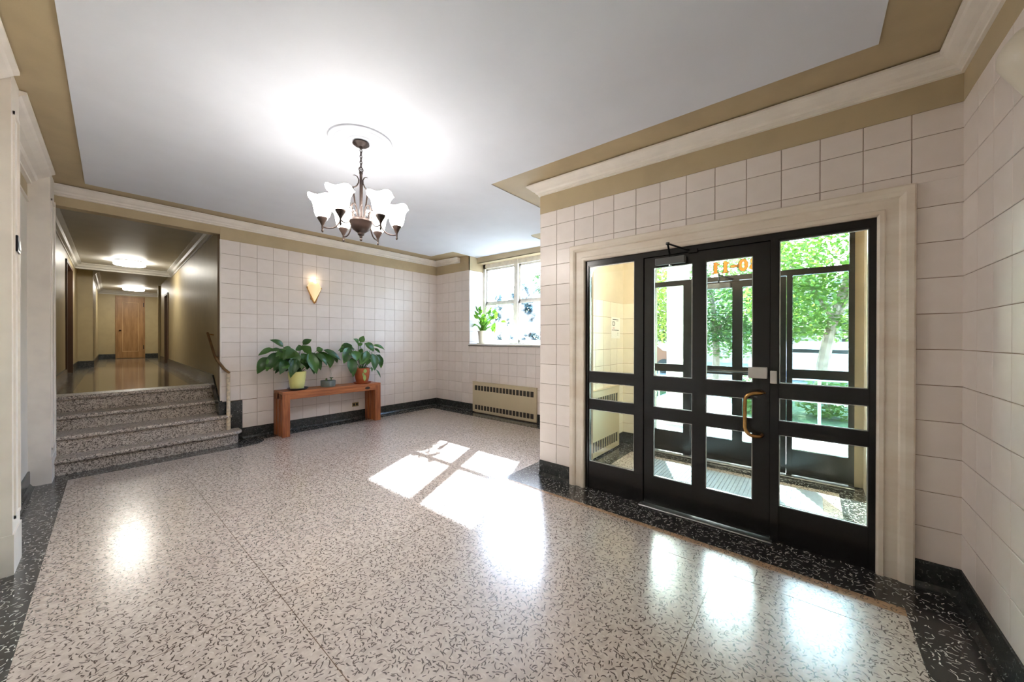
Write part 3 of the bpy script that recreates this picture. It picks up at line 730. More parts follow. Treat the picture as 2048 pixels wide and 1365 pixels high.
# convector covers -----------------------------------------------------
def convector(name, cx, cy, w_, h_, dep, face, label, z0=0.03, n=18):
    """face: '-x' or '-y'; built along local x, front at local -y"""
    t = empty(name, (cx, cy, 0), {'-y': 0, '-x': -math.pi/2}[face]); tag(t, label, 'convector')
    b = MB(); e = 0.055; s0, s1 = z0+h_*0.08, z0+h_*0.235; s2, s3 = z0+h_*0.72, z0+h_*0.885
    b.box(-w_/2, w_/2, -dep+0.012, 0, z0, z0+h_)
    fy0, fy1 = -dep, -dep+0.012
    for (a, b2, c_, d_) in rect_minus(rect_minus([(-w_/2, w_/2, z0, z0+h_)], (-w_/2+e, w_/2-e, s0, s1)), (-w_/2+e, w_/2-e, s2, s3)): b.box(a, b2, fy0, fy1, c_, d_)
    obj('cover', b, 'convector', t)
    obj('front_lip', MB().bbox(-w_/2-0.004, w_/2+0.004, -dep-0.006, 0, z0+h_-0.012, z0+h_+0.004, 0.003), 'convector', t)
    for (a, b2) in ((s0, s1), (s2, s3)):
        obj('screen', MB().box(-w_/2+e, w_/2-e, -dep+0.008, -dep+0.0115, a, b2), 'mesh_dark', t)
        p = (w_-2*e)/n
        me = None
        for k in range(1, n):
            x = -w_/2+e+k*p
            if me is None: me = MB().box(-0.007, 0.007, -dep, -dep+0.01, a, b2).mesh('slat')
            link('slat', me, 'convector', t, (x, 0, 0))
    return t
convector('lobby_convector', XW, (5.065+3.54)/2, 1.52, 0.575, 0.04, '-x', 'khaki metal convector cover below the lobby window', 0.02)
convector('vestibule_convector', 3.93, YV1-0.006, 1.26, 0.79, 0.03, '-y', 'cream metal convector cover in the vestibule behind the sidelight', 0.02)
# notice
nt_ = obj('posted_notice', MB().box(4.375, 4.64, YV1-0.008, YV1-0.0065, 1.43, 1.705), 'paper'); tag(nt_, 'white notice with a large letter D on the vestibule wall', 'notice')
def mark(x0, x1, z0, z1, mat, name='printed_line'): obj(name, MB().box(x0, x1, YV1-0.0095, YV1-0.008, z0, z1), mat, nt_)
mark(4.41, 4.585, 1.672, 1.68, 'ink'); mark(4.52, 4.585, 1.655, 1.66, 'greyink')
dl = MB(); yq0, yq1 = YV1-0.0095, YV1-0.008
dl.box(4.41, 4.422, yq0, yq1, 1.595, 1.65).box(4.41, 4.47, yq0, yq1, 1.642, 1.65).box(4.41, 4.47, yq0, yq1, 1.595, 1.603).box(4.468, 4.48, yq0, yq1, 1.603, 1.642)
obj('letter_d', dl, 'ink', nt_)
mark(4.41, 4.47, 1.56, 1.568, 'redink'); mark(4.39, 4.6, 1.533, 1.541, 'ink'); mark(4.39, 4.45, 1.533, 1.541, 'redink')
for k in range(3): mark(4.55, 4.59, 1.5-k*0.015, 1.504-k*0.015, 'greyink')

# ------------------------------------------------------------------ window
wn_ = empty('window_1', (0, 0, 0)); struct(wn_, 'old white framed window of four panes over the sill plant', 'window')
YM0, YM1 = 4.285, 4.375; ZM = 2.15
fm = MB(); fx0, fx1 = XF-0.03, XF+0.07
fm.box(fx0, fx1, WY1-0.055, WY1, ZS, ZH).box(fx0, fx1, WY0, WY0+0.055, ZS, ZH).box(fx0, fx1, WY0, WY1, 2.85, ZH).box(fx0, fx1, WY0, WY1, ZS, 1.36).box(fx0-0.012, fx1, YM0, YM1, ZS, ZH)
obj('window_frame', fm, 'winframe', wn_)
for (a, b) in ((YM1, WY1-0.055), (WY0+0.055, YM0)):
    for (z0, z1, xx) in ((1.36, ZM-0.015, XF), (ZM-0.015, 2.85, XF+0.03)):
        sash = obj('sash', MB().box(xx-0.018, xx+0.018, a, a+0.03, z0, z1).box(xx-0.018, xx+0.018, b-0.03, b, z0, z1).box(xx-0.018, xx+0.018, a, b, z0, z0+0.04).box(xx-0.018, xx+0.018, a, b, z1-0.035, z1), 'winframe', wn_)
        obj('window_pane', MB().box(xx-0.003, xx+0.003, a+0.028, b-0.028, z0+0.038, z1-0.033), 'wireglass', sash)
obj('sill_edge', MB().box(XW-0.026, XW+0.02, WY0, WY1, ZS-0.042, ZS-0.03), 'mesh_dark', wn_)
o = obj('window_sill', MB().bbox(XW-0.03, XF, WY0-0.0, WY1+0.0, ZS-0.03, ZS, 0.005), 'sill', wn_)

# ------------------------------------------------------------------ stairs and raised hall
ZST = [0.17, 0.375, 0.55, 0.744]; YST = [5.95, 6.13, 6.455, 6.70]
st = empty('stair_flight', (0, 0, 0)); tag(st, 'four speckled terrazzo steps rising to the dim hallway', 'stairs')
xend = [1.44, 1.30, 1.262, 1.268]
for k in range(4):
    z0 = 0 if k == 0 else ZST[k-1]-0.012; z1 = ZST[k]; y0 = YST[k]
    yb = YST[k+1]+0.06 if k < 3 else y0+0.3
    x0 = -0.285; x1 = xend[k]
    def prof(off, rad):
        xr = x1-off; yy = y0+off
        if k == 0: return [(x0, yy)]+[(xr-rad+rad*math.sin(R(a)), yy+rad-rad*math.cos(R(a))) for a in range(0, 91, 15)]+[(xr, YB-0.02), (1.215, YB-0.02), (1.215, yb), (x0, yb)]
        if k == 1: return [(x0, yy), (1.33-off, yy), (1.345-off, yy+0.012), (1.35-off, YB-0.02), (XO1+0.006, YB-0.02), (XO1+0.006, yb), (x0, yb)] if yy < YB-0.04 else [(x0, yy), (XO1+0.006, yy), (XO1+0.006, yb), (x0, yb)]
        return [(x0, yy), (x1-0.005, yy), (x1-0.005, yb), (x0, yb)]
    obj('riser', MB().prism(prof(0.036, 0.11), z0, z1-0.045), 'terrazzo_step', st)
    # tread with a rounded nosing
    rows = []
    for (off, z) in ((0.012, z1-0.047), (0.0, z1-0.036), (-0.002, z1-0.022), (0.002, z1-0.008), (0.012, z1)):
        rows.append([(x, y, z) for x, y in prof(off, 0.13)])
    mb = MB().quadgrid(rows, close_u=True); mb.poly(rows[0][::-1]); mb.poly(rows[-1]); obj('tread', mb, 'terrazzo_step', st)
AR, AL = 0.986, -0.53                   # hall side walls: x = a+0.04*y
def hp_(a, y): return (a+0.04*y, y)
ZF = 0.742; ZHC = 3.05
hf = obj('floor_hall', MB().prism([hp_(AL-0.1, 6.9), hp_(AR+0.1, 6.9), hp_(AR+0.1, 15.2), (2.9, 15.2), (2.9, 18.2), hp_(-0.6, 18.2), hp_(AL-0.1, 13.3)], ZF-0.1, ZF-0.004), 'terrazzo_dark'); struct(hf, 'polished hallway floor above the steps', 'floor')
obj('terrazzo_panel', MB().prism([hp_(AL+0.2, 7.0), hp_(AR-0.22, 7.0), hp_(AR-0.22, 17.7), hp_(-0.1, 17.7), hp_(-0.1, 13.0), hp_(AL+0.2, 12.8)], ZF-0.02, ZF-0.002), 'terrazzo_hall', hf)
def hallwall(name, poly, label, z1=3.2, z0=0.0):
    o = obj(name, MB().prism(poly, z0, z1), 'hall'); return struct(o, label, 'wall')
def slab(a0, a1, y0, y1): return [hp_(a0, y0), hp_(a1, y0), hp_(a1, y1), hp_(a0, y1)]
hallwall('wall_hall_right', [(XO1, YB+0.02), (XO1+0.15, YB+0.02), hp_(AR+0.15, 12.9), hp_(AR, 12.9)], 'olive wall along the right of the hallway')
hallwall('wall_hall_right_end', slab(AR, AR+0.15, 13.75, 15.05), 'olive wall past the doorway at the right end of the hallway')
hallwall('wall_hall_right_top', slab(AR, AR+0.15, 12.88, 13.77), 'olive wall above the right hallway doorway', z0=2.6)
hallwall('wall_hall_left', slab(AL-0.15, AL, 6.2, 9.9), 'olive wall along the left of the hallway')
hallwall('wall_hall_left_far', slab(AL-0.15, AL, 11.25, 13.2), 'olive wall left of the hallway past the brown doorway')
hallwall('wall_hall_left_top', slab(AL-0.15, AL, 9.88, 11.27), 'olive wall above the left hallway doorway', z0=2.78)
hallwall('wall_hall_pier', [(-0.15, 13.1), (0.228, 13.1), hp_(-0.296, 18.1), (-0.15, 18.1)], 'olive pier narrowing the far end of the hallway')
hallwall('wall_hall_far', [(0.0, 18.0), (3.0, 18.0), (3.0, 18.15), (0.0, 18.15)], 'tan end wall of the hallway around the wooden door')
hallwall('wall_hall_side', [(2.75, 15.0), (2.9, 15.0), (2.9, 18.1), (2.75, 18.1)], 'olive wall closing the widened hallway end')
hallwall('wall_hall_turn', [(1.58, 15.0), (2.9, 15.0), (2.9, 15.05), (1.58, 15.05)], 'olive wall facing the hallway end')
o = obj('ceiling_hall', MB().prism([hp_(AL-0.2, YB+0.02), hp_(AR+0.2, YB+0.02), hp_(AR+0.2, 12.3), hp_(AL-0.2, 12.3)], ZHC, ZHC+0.15).prism([hp_(AL-0.2, 12.2), hp_(2.0, 12.2), hp_(2.2, 18.2), hp_(AL-0.2, 18.2)], ZHC-0.03, ZHC+0.15), 'hallceil'); struct(o, 'grey-white hallway ceiling', 'ceiling')
HC = [(0, 0), (0.13, 0), (0.13, 0.014), (0.07, 0.05), (0.05, 0.1), (0.014, 0.12), (0.014, 0.16), (0, 0.165)]
hz = lambda x, y: ZHC
crown(9, [hp_(AR, 6.4), hp_(AR, 12.2)], 1, 'dull crown molding along the right hallway wall', hz, 0.75, HC, 'hallceil')
crown(10, [hp_(AL, 6.4), hp_(AL, 12.2), hp_(AR, 12.2)], -1, 'dull crown molding along the left hallway wall and beam', hz, 0.75, HC, 'hallceil')
hz2 = lambda x, y: ZHC-0.03
crown(11, [hp_(-0.296, 13.1), hp_(-0.296, 18.0), (2.7, 18.0)], -1, 'dull crown molding over the end wall of the hallway', hz2, 0.8, HC, 'hallceil')
def hbase(n, poly, label):
    o = obj('baseboard_hall_'+n, MB().prism(poly, ZF-0.01, ZF+0.15), 'terrazzo_base'); return struct(o, label, 'baseboard')
hbase('right', [hp_(AR-0.018, 6.66), hp_(AR+0.01, 6.66), hp_(AR+0.01, 12.9), hp_(AR-0.018, 12.9)], 'dark baseboard along the right hallway wall')
rk = [(6.2, 0.3), (6.2, 0.56), (6.68, ZF+0.15), (6.72, ZF)]
o = obj('baseboard_hall_rake', MB().hexa([(XO1-0.02+0.04*(y-YB), y, z) for y, z in rk]+[(XO1+0.02+0.04*(y-YB), y, z) for y, z in rk]), 'terrazzo_base')
struct(o, 'slanted dark baseboard descending beside the steps', 'baseboard')
hbase('left', slab(AL-0.01, AL+0.018, 6.2, 9.9), 'dark baseboard along the left hallway wall')
hbase('left_far', slab(AL-0.01, AL+0.018, 11.25, 13.1), 'dark baseboard past the left hallway doorway')
hbase('pier', [(-0.02, 13.08), (0.246, 13.08), hp_(-0.278, 18.0), hp_(-0.3, 18.0), (0.2, 13.11), (-0.02, 13.11)], 'dark baseboard wrapping the hallway pier')
hbase('far', [(0.4, 17.98), (0.8, 17.98), (0.8, 18.01), (0.4, 18.01)], 'dark baseboard left of the end door')
hbase('far_right', [(1.5, 17.98), (2.7, 17.98), (2.7, 18.01), (1.5, 18.01)], 'dark baseboard right of the end door')
hbase('right_end', slab(AR-0.018, AR+0.01, 13.8, 15.05), 'dark baseboard past the right hallway doorway')
# end door
d3 = empty('door_3', (0, 18.0, ZF)); struct(d3, 'tan wooden panel door at the end of the hallway', 'door')
obj('door_frame', MB().box(0.8, 0.835, -0.03, 0, 0, 2.11).box(1.46, 1.495, -0.03, 0, 0, 2.11).box(0.8, 1.495, -0.03, 0, 2.08, 2.11), 'door_wood', d3)
lf = MB()
for q in rect_minus([(0.838, 1.457, 0.01, 2.077)], (0.96, 1.335, 0.24, 1.9)): lf.box(q[0], q[1], -0.035, -0.005, q[2], q[3])
lf.box(0.96, 1.335, -0.022, -0.005, 0.24, 1.9)
dl_ = obj('door_leaf', lf, 'door_wood', d3)
obj('panel_molding', MB().box(0.955, 0.968, -0.042, -0.03, 0.23, 1.91).box(1.327, 1.34, -0.042, -0.03, 0.23, 1.91).box(0.955, 1.34, -0.042, -0.03, 0.23, 0.243).box(0.955, 1.34, -0.042, -0.03, 1.897, 1.91), 'door_light', dl_)
obj('door_knob', MB().lathe([(0, 0), (0.02, 0.005), (0.032, 0.02), (0.02, 0.035), (0, 0.04)], 12, (0.905, -0.06, 0.93)).box(0.9, 0.91, -0.06, -0.03, 0.94, 0.95), 'bronze', dl_, True)
for zz in (0.3, 1.78): obj('hinge', MB().box(1.448, 1.47, -0.048, -0.03, zz, zz+0.14), 'bronze', dl_)
# side doors
d4 = empty('door_4', (0, 0, 0)); struct(d4, 'brown doorway in the left hallway wall', 'door')
obj('door_frame', MB().prism(slab(AL-0.14, AL+0.02, 9.86, 9.93), ZF, 2.79).prism(slab(AL-0.14, AL+0.02, 11.22, 11.29), ZF, 2.79).prism(slab(AL-0.14, AL+0.02, 9.86, 11.29), 2.74, 2.79), 'door_brown', d4)
obj('door_leaf', MB().prism(slab(AL-0.12, AL-0.08, 9.93, 11.22), ZF, 2.74), 'door_brown', d4)
obj('door_knob', MB().lathe([(0, 0), (0.03, 0.01), (0.03, 0.03), (0, 0.04)], 12, hp_(AL-0.05, 10.05)+(1.7,)), 'bronze', d4)
d5 = empty('door_5', (0, 0, 0)); struct(d5, 'brown doorway at the far right of the hallway', 'door')
obj('door_frame', MB().prism(slab(AR-0.02, AR+0.14, 12.88, 12.95), ZF, 2.62).prism(slab(AR-0.02, AR+0.14, 13.7, 13.77), ZF, 2.62).prism(slab(AR-0.02, AR+0.14, 12.88, 13.77), 2.57, 2.62), 'door_brown', d5)
obj('door_leaf', MB().prism(slab(AR+0.08, AR+0.12, 12.95, 13.7), ZF, 2.57), 'door_brown', d5)
obj('door_knob', MB().lathe([(0, 0), (0.03, 0.01), (0.03, 0.03), (0, 0.04)], 12, hp_(AR+0.05, 13.6)+(1.7,)), 'bronze', d5)
pp = obj('riser_pipe', MB().tube([hp_(AR-0.03, 15.1)+(ZF,), hp_(AR-0.03, 15.1)+(ZHC-0.05,)], 0.03, 10), 'hall', None, True); tag(pp, 'slim painted riser pipe at the far right hallway corner', 'pipe')
# hallway ceiling lamps
for k, (x, y, z, lab) in enumerate(((0.70, 11.1, ZHC, 'glowing flush ceiling lamp in the near part of the hallway'), (1.12, 16.4, ZHC-0.03, 'glowing flush ceiling lamp nearest the wooden end door'))):
    t = empty('ceiling_lamp', (x, y, z)); tag(t, lab, 'lamp', 'hallway ceiling lamps')
    obj('lamp_base', MB().lathe([(0.235, 0), (0.24, -0.01), (0.235, -0.02)], 28), 'alu', t, True)
    obj('diffuser', MB().lathe([(0.232, -0.018), (0.238, -0.022), (0.238, -0.08), (0.225, -0.092), (0, -0.096)], 28), 'tube', t, True)

# handrail ---------------------------------------------------------------
hr = empty('handrail', (0, 0, 0)); tag(hr, 'worn stair handrail on a cream post at the right of the steps', 'handrail')
px_, py_ = 1.262, 5.96
py_ = 6.15
px_ = 1.31
obj('post', MB().tube([(px_, py_, 0.165), (px_, py_, 0.94)], [0.024, 0.02], 10), 'post', hr, True)
obj('rail', MB().tube([(px_+0.005, py_-0.02, 0.95), (1.275, 6.19, 1.0), (1.205, 6.23, 1.125), (1.19, 6.3, 1.19), (1.185, 6.68, 1.5)], [0.016, 0.018, 0.018, 0.016, 0.016], 8), 'handrail', hr, True)
obj('wall_bracket', MB().tube([(1.185, 6.66, 1.485), (1.26, 6.66, 1.47)], 0.008, 6), 'brass', hr); obj('wall_bracket', MB().tube([(1.19, 6.3, 1.18), (1.25, 6.3, 1.15)], 0.008, 6), 'brass', hr)

# ------------------------------------------------------------------ chandelier
CXY = (1.456, 2.807); CZ = zc(*CXY)
md = obj('trim_12', MB().lathe([(0.0, 0.0), (0.0, -0.012), (0.075, -0.014), (0.08, -0.02), (0.1, -0.02), (0.105, -0.012), (0.17, -0.01), (0.178, -0.018), (0.195, -0.02), (0.2, -0.014), (0.22, -0.014), (0.228, -0.02), (0.238, -0.014), (0.242, 0.012)], 48, (CXY[0], CXY[1], CZ)), 'white', None, True)
struct(md, 'round white plaster ceiling medallion above the chandelier', 'ceiling medallion')
ch = empty('chandelier', (CXY[0], CXY[1], 0)); tag(ch, 'six-arm bronze chandelier with white bell shades', 'chandelier')
obj('canopy', MB().lathe([(0.062, CZ-0.02), (0.064, CZ-0.028), (0.05, CZ-0.04), (0.018, CZ-0.05), (0.012, CZ-0.062), (0, CZ-0.064)], 24), 'bronze', ch, True)
z = CZ-0.066; k = 0
link_me = [MB().torus((0, 0, 0), 0.011, 0.0036, None, 12, 5, 0.75, 1.35).mesh('chain_link', True), MB().torus((0, 0, 0), 0.011, 0.0036, Matrix.Rotation(R(90), 3, 'Z'), 12, 5, 0.75, 1.35).mesh('chain_link', True)]
while z-0.012 > 2.795:
    link('chain_link', link_me[k % 2], 'bronze', ch, (0, 0, z-0.014)); z -= 0.0235; k += 1
obj('top_loop', MB().torus((0, 0, 2.785), 0.017, 0.004, None, 14, 6), 'bronze', ch, True)
obj('stem', MB().tube([(0, 0, 2.765), (0, 0, 2.36)], 0.011, 10).lathe([(0.0, 2.772), (0.014, 2.768), (0.014, 2.75), (0, 2.745)], 12), 'bronze', ch, True)
for a in (10, 130, 250):
    ca, sa = math.cos(R(a)), math.sin(R(a))
    pts = [(0.02*ca, 0.02*sa, 2.39)]+[(r*ca, r*sa, zz) for r, zz in ((0.03, 2.44), (0.05, 2.53), (0.062, 2.62), (0.066, 2.645))]
    obj('stem_rod', MB().tube(pts, 0.0058, 6), 'bronze', ch, True)
    cu = [((0.066-0.0)*ca, 0.066*sa, 2.645)]+[(r*ca, r*sa, zz) for r, zz in ((0.05, 2.645), (0.034, 2.655), (0.02, 2.68), (0.018, 2.705), (0.03, 2.73), (0.05, 2.742), (0.064, 2.742))]
    obj('stem_scroll', MB().tube(cu, [0.0055, 0.0055, 0.0052, 0.005, 0.0045, 0.004, 0.003, 0.0015], 6), 'bronze', ch, True)
bw = obj('bowl', MB().lathe([(0.0, 2.375), (0.086, 2.378), (0.094, 2.372), (0.094, 2.36), (0.088, 2.356), (0.08, 2.33), (0.062, 2.3), (0.036, 2.28), (0.026, 2.274), (0.024, 2.258), (0.012, 2.25), (0, 2.25)], 28), 'bronze', ch, True)
obj('finial', MB().lathe([(0.011, 2.252), (0.012, 2.24), (0.007, 2.23), (0.01, 2.222), (0.008, 2.212), (0, 2.208)], 12), 'bronze', bw, True)
RA = 0.275
SHP = [(0.034, 0.0), (0.047, 0.012), (0.056, 0.035), (0.062, 0.07), (0.067, 0.1), (0.077, 0.128), (0.092, 0.148), (0.101, 0.156)]
for k in range(6):
    th = R(23+60*k); d = RT*math.cos(th)+Vector((math.cos(YAW), math.sin(YAW), 0))*math.sin(th); d.z = 0; d.normalize()
    def P(r, zz): return (d.x*r, d.y*r, zz)
    pts = [P(0.05, 2.37)]+[tuple(v) for v in bez(P(0.05, 2.38), P(0.05, 2.5), P(0.13, 2.5), P(0.14, 2.42), 8)]+[tuple(v) for v in bez(P(0.14, 2.42), P(0.15, 2.3), P(0.2, 2.27), P(RA, 2.29), 8)][1:]
    arm = obj('arm', MB().tube(pts, 0.0055, 7), 'bronze', ch, True)
    sd_ = d.cross(Vector((0, 0, 1)))
    def Q(r, zz, s): return (d.x*r+sd_.x*s, d.y*r+sd_.y*s, zz)
    obj('leaf_scroll', MB().tube([Q(0.06, 2.375, 0.02)]+[tuple(v) for v in bez(Q(0.06, 2.38, 0.022), Q(0.055, 2.47, 0.03), Q(0.1, 2.49, 0.05), Q(0.12, 2.44, 0.056), 8)], [0.005]*6+[0.004, 0.003, 0.002, 0.001], 6), 'bronze', arm, True)
    c0 = (d.x*RA, d.y*RA, 0)
    obj('cup', MB().lathe([(0.0, 2.268), (0.007, 2.274), (0.008, 2.3), (0.02, 2.325), (0.036, 2.35), (0.038, 2.362), (0.034, 2.364)], 18, c0).lathe([(0, 2.245), (0.006, 2.25), (0.009, 2.262), (0.006, 2.272), (0, 2.274)], 10, c0), 'bronze', arm, True)
    # bell shade with a gently scalloped rim
    rows = []
    for (r, h) in SHP+[(r-0.004, h-0.001) for r, h in SHP[::-1]]:
        rows.append([(c0[0]+r*(1+0.05*max(0, (h-0.1)/0.056)*math.cos(4*a))*math.cos(a), c0[1]+r*(1+0.05*max(0, (h-0.1)/0.056)*math.cos(4*a))*math.sin(a), 2.36+h+0.012*max(0, (h-0.1)/0.056)*math.cos(4*a)) for a in [2*math.pi*i/24 for i in range(24)]])
    so = obj('lamp_shade', MB().quadgrid(rows, close_u=True), 'shade', arm, True)
    so.data.materials.append(M['shade_in'])
    for pg in so.data.polygons:
        pg.material_index = 1 if pg.normal.dot(Vector((pg.center.x-c0[0], pg.center.y-c0[1], -0.02))) < 0 else 0
    ld = bpy.data.lights.new('chandelier_bulb', 'POINT'); ld.energy = 0.15; ld.shadow_soft_size = 0.05; ld.color = (1, 0.98, 0.95)
    lo = bpy.data.objects.new('chandelier_bulb', ld); COL.objects.link(lo); lo.parent = arm; lo.location = (c0[0], c0[1], 2.49)

# ------------------------------------------------------------------ wall sconces
def sconce(loc, rz, lit, label, arms=True):
    t = empty('wall_sconce', loc, rz); tag(t, label, 'sconce', 'alabaster wall sconces')
    # half-cone glass: tip down, bulging forward (local -y), dome top
    rows = []
    for i in range(11):
        v = i/10
        if v < 0.62: r = 0.012+0.09*(v/0.62); dep = 0.02+0.1*(v/0.62)
        else:
            q = (v-0.62)/0.38; r = 0.102*math.sqrt(max(0.0, 1-q*q*0.97)); dep = 0.12*math.sqrt(max(0.0, 1-q*q*0.97))
        zz = -0.19+0.33*v
        rows.append([(r*math.cos(a), -dep*math.sin(a)-0.004, zz) for a in [math.pi*k/12 for k in range(13)]])
    obj('glass_shade', MB().quadgrid(rows), 'sconce_glass' if lit else 'sconce_off', t, True)
    mb = MB()
    for s in (-1, 1): mb.tube([(s*0.108, -0.022, 0.045), (s*0.06, -0.024, -0.075), (s*0.012, -0.03, -0.2)], 0.011, 6)
    mb.lathe([(0, -0.225), (0.014, -0.215), (0.018, -0.2), (0.012, -0.19), (0, -0.185)], 10, (0, -0.028, 0))
    if arms: obj('brass_arms', mb, 'brass', t, True)
    obj('back_plate', MB().bbox(-0.05, 0.05, -0.006, 0, -0.16, 0.06, 0.004), 'brass', t)
    if lit:
        ld = bpy.data.lights.new('sconce_bulb', 'POINT'); ld.energy = 0.12; ld.shadow_soft_size = 0.03; ld.color = (1, 0.78, 0.52)
        lo = bpy.data.objects.new('sconce_bulb', ld); COL.objects.link(lo); lo.parent = t; lo.location = (0, -0.07, 0.17)
sconce((2.43, YB-0.006, 2.205), 0, True, 'lit alabaster wall sconce on the tiles above the bench')
sconce((2.13, YR+0.006, 2.40), math.pi, False, 'unlit alabaster wall sconce cut off at the right edge', False)

# ------------------------------------------------------------------ bench
BX0, BX1, BY0, BY1, BZ = 1.855, 3.375, 5.815, 6.17, 0.652
bn = empty('bench', (0, 0, 0)); tag(bn, 'long red-brown wooden bench against the tiled wall', 'bench')
for k in range(3):
    ya = BY0+k*(BY1-BY0)/3; yb = ya+(BY1-BY0)/3-0.004
    obj('top_board', MB().bbox(BX0, BX1, ya, yb, BZ-0.035, BZ, 0.004), 'wood', bn)
obj('apron', MB().bbox(BX0+0.0, BX1-0.0, BY0+0.003, BY0+0.045, BZ-0.115, BZ-0.034, 0.004), 'wood', bn)
obj('apron', MB().bbox(BX0+0.0, BX1-0.0, BY1-0.045, BY1-0.004, BZ-0.115, BZ-0.034, 0.004), 'wood', bn)
for (x0, x1) in ((BX0, BX0+0.1), (BX1-0.1, BX1)):
    for (y0, y1) in ((BY0, BY0+0.085), (BY0+0.135, BY0+0.215), (BY1-0.09, BY1)):
        obj('leg', MB().bbox(x0, x1, y0, y1, 0.0, BZ-0.036, 0.004), 'wood_leg', bn)
    obj('end_rail', MB().bbox(x0, x1, BY0+0.05, BY1-0.05, BZ-0.115, BZ-0.036, 0.003), 'wood', bn)
obj('wood_knot', MB().lathe([(0, -0.002), (0.045, -0.0015), (0.045, 0.001), (0, 0.002)], 16), 'soil', bn)
kn = bpy.data.objects['wood_knot']; kn.rotation_euler = (R(90), 0, 0); kn.scale = (1, 0.5, 1); kn.location = (3.135, BY0+0.002, BZ-0.07)

# ------------------------------------------------------------------ plants
def unproj(px, py, y): 
    d = FW+RT*((px-CX)/F_PX)-UP*((py-CY)/F_PX); t = y/d.y
    return Vector((0, 0, CAM_H))+d*t
def unproj_x(px, py, x):
    d = FW+RT*((px-CX)/F_PX)-UP*((py-CY)/F_PX); t = x/d.x
    return Vector((0, 0, CAM_H))+d*t
def blade(mb, a, b, wid, up, curl=0.25, fold=0.25, n=7):
    """leaf blade from a to b, arched towards `up`, folded along the midrib"""
    a, b, up = Vector(a), Vector(b), Vector(up); d = b-a; L = d.length; dn = d.normalized()
    side = dn.cross(up)
    side = side.normalized() if side.length > 1e-4 else dn.cross(Vector((0.3, -1, 0.2))).normalized()
    nor = side.cross(dn).normalized()
    rows = []
    for i in range(n+1):
        t = i/n
        c = a+d*t+nor*(curl*L*4*t*(1-t)*0.5)
        wv = wid*math.sin(math.pi*min(1, t**0.75))**0.85*(1 if t < 1 else 0)
        wv = max(wv, 0.0015)
        rows.append([c-side*wv+nor*fold*wv*0.8, c-side*wv*0.5+nor*fold*wv*0.25, c, c+side*wv*0.5+nor*fold*wv*0.25, c+side*wv+nor*fold*wv*0.8])
    mb.quadgrid(rows); return mb
def leaf_obj(parent, origin, base, att, tip, wid, mat, curl=0.25, up=(0, -0.5, 1), fold=0.3):
    o0 = Vector(origin); mb = MB()
    b, a, t = Vector(base)-o0, Vector(att)-o0, Vector(tip)-o0
    mid = (a+b)/2+Vector((0, 0, 0.04))
    mb.tube(bez(b, (b+mid)/2, mid, a, 5), [0.0045]*4+[0.0035]*2, 5)
    blade(mb, a, t, wid, up, curl, fold)
    o = obj('leaf', mb, mat, parent, True); return o

def pot_plant(name, loc, prof, mat, label, leaves, lmat, soil_r, soil_z, zoom, y0):
    t = empty(name, loc); tag(t, label, 'potted plant')
    obj('pot', MB().lathe(prof, 28), mat, t, True)
    obj('soil', MB().lathe([(0, soil_z), (soil_r, soil_z-0.004), (soil_r, soil_z-0.02)], 20), 'soil', t, True)
    ox, oy, sc = zoom
    for i, (ax, ay, tx, ty, wd, dy) in enumerate(leaves):
        att = unproj(ox+ax/sc, oy+ay/sc, y0+dy*0.6); tip = unproj(ox+tx/sc, oy+ty/sc, y0+dy)
        base = Vector(loc)+Vector((rnd.uniform(-0.04, 0.04), rnd.uniform(-0.04, 0.04), soil_z-0.005))
        leaf_obj(t, loc, base, att, tip, wd*1.45, lmat, rnd.uniform(0.12, 0.3), (rnd.uniform(-0.2, 0.2), -0.9+rnd.uniform(-0.3, 0.3), 0.8))
    return t
P1 = (2.105, 5.985, BZ+0.022)
L1 = [(650, 320, 385, 185, .035, 0), (610, 380, 350, 415, .024, -.1), (440, 350, 160, 490, .028, 0), (350, 520, 140, 850, .05, -.1), (520, 430, 310, 800, .045, -.15), (560, 420, 390, 760, .05, 0),
      (740, 400, 500, 570, .055, -.15), (820, 390, 650, 580, .05, -.2), (900, 400, 680, 560, .06, -.2), (700, 580, 580, 860, .045, -.2), (820, 540, 790, 930, .04, -.18), (900, 560, 800, 900, .042, -.18),
      (970, 540, 960, 740, .04, -.15), (1050, 560, 1000, 750, .04, -.15), (1100, 540, 1110, 770, .045, -.15), (1130, 450, 1300, 850, .055, -.2), (1150, 440, 1250, 860, .05, -.2), (1200, 430, 1380, 780, .045, -.1),
      (1280, 450, 1500, 690, .04, -.15), (1330, 420, 1580, 690, .045, -.05), (1430, 380, 1770, 590, .04, -.1), (1540, 430, 1560, 740, .045, 0), (1600, 470, 1700, 640, .04, 0), (1030, 280, 1200, 180, .035, 0),
      (960, 400, 950, 280, .045, -.05), (1060, 430, 1180, 310, .06, -.1), (1300, 400, 1420, 360, .035, 0), (810, 370, 640, 350, .03, 0), (640, 540, 460, 790, .045, -.1), (740, 600, 700, 800, .045, -.1),
      (860, 500, 640, 680, .05, .05), (900, 470, 560, 640, .05, .08), (1060, 480, 1350, 640, .05, .08), (1000, 450, 1120, 680, .05, 0), (880, 430, 850, 700, .05, -.1), (620, 480, 420, 700, .05, .05), (480, 500, 300, 700, .04, 0)]
PP1 = pot_plant('peace_lily', P1, [(0, 0), (0.083, 0), (0.09, 0.006), (0.104, 0.09), (0.114, 0.17), (0.122, 0.24), (0.12, 0.262), (0.112, 0.262), (0.105, 0.22), (0, 0.21)], 'yellow', 'broad-leaved plant in a pale yellow pot on the bench', L1, 'leaf', 0.106, 0.236, (500, 660, 9.75), 5.985)
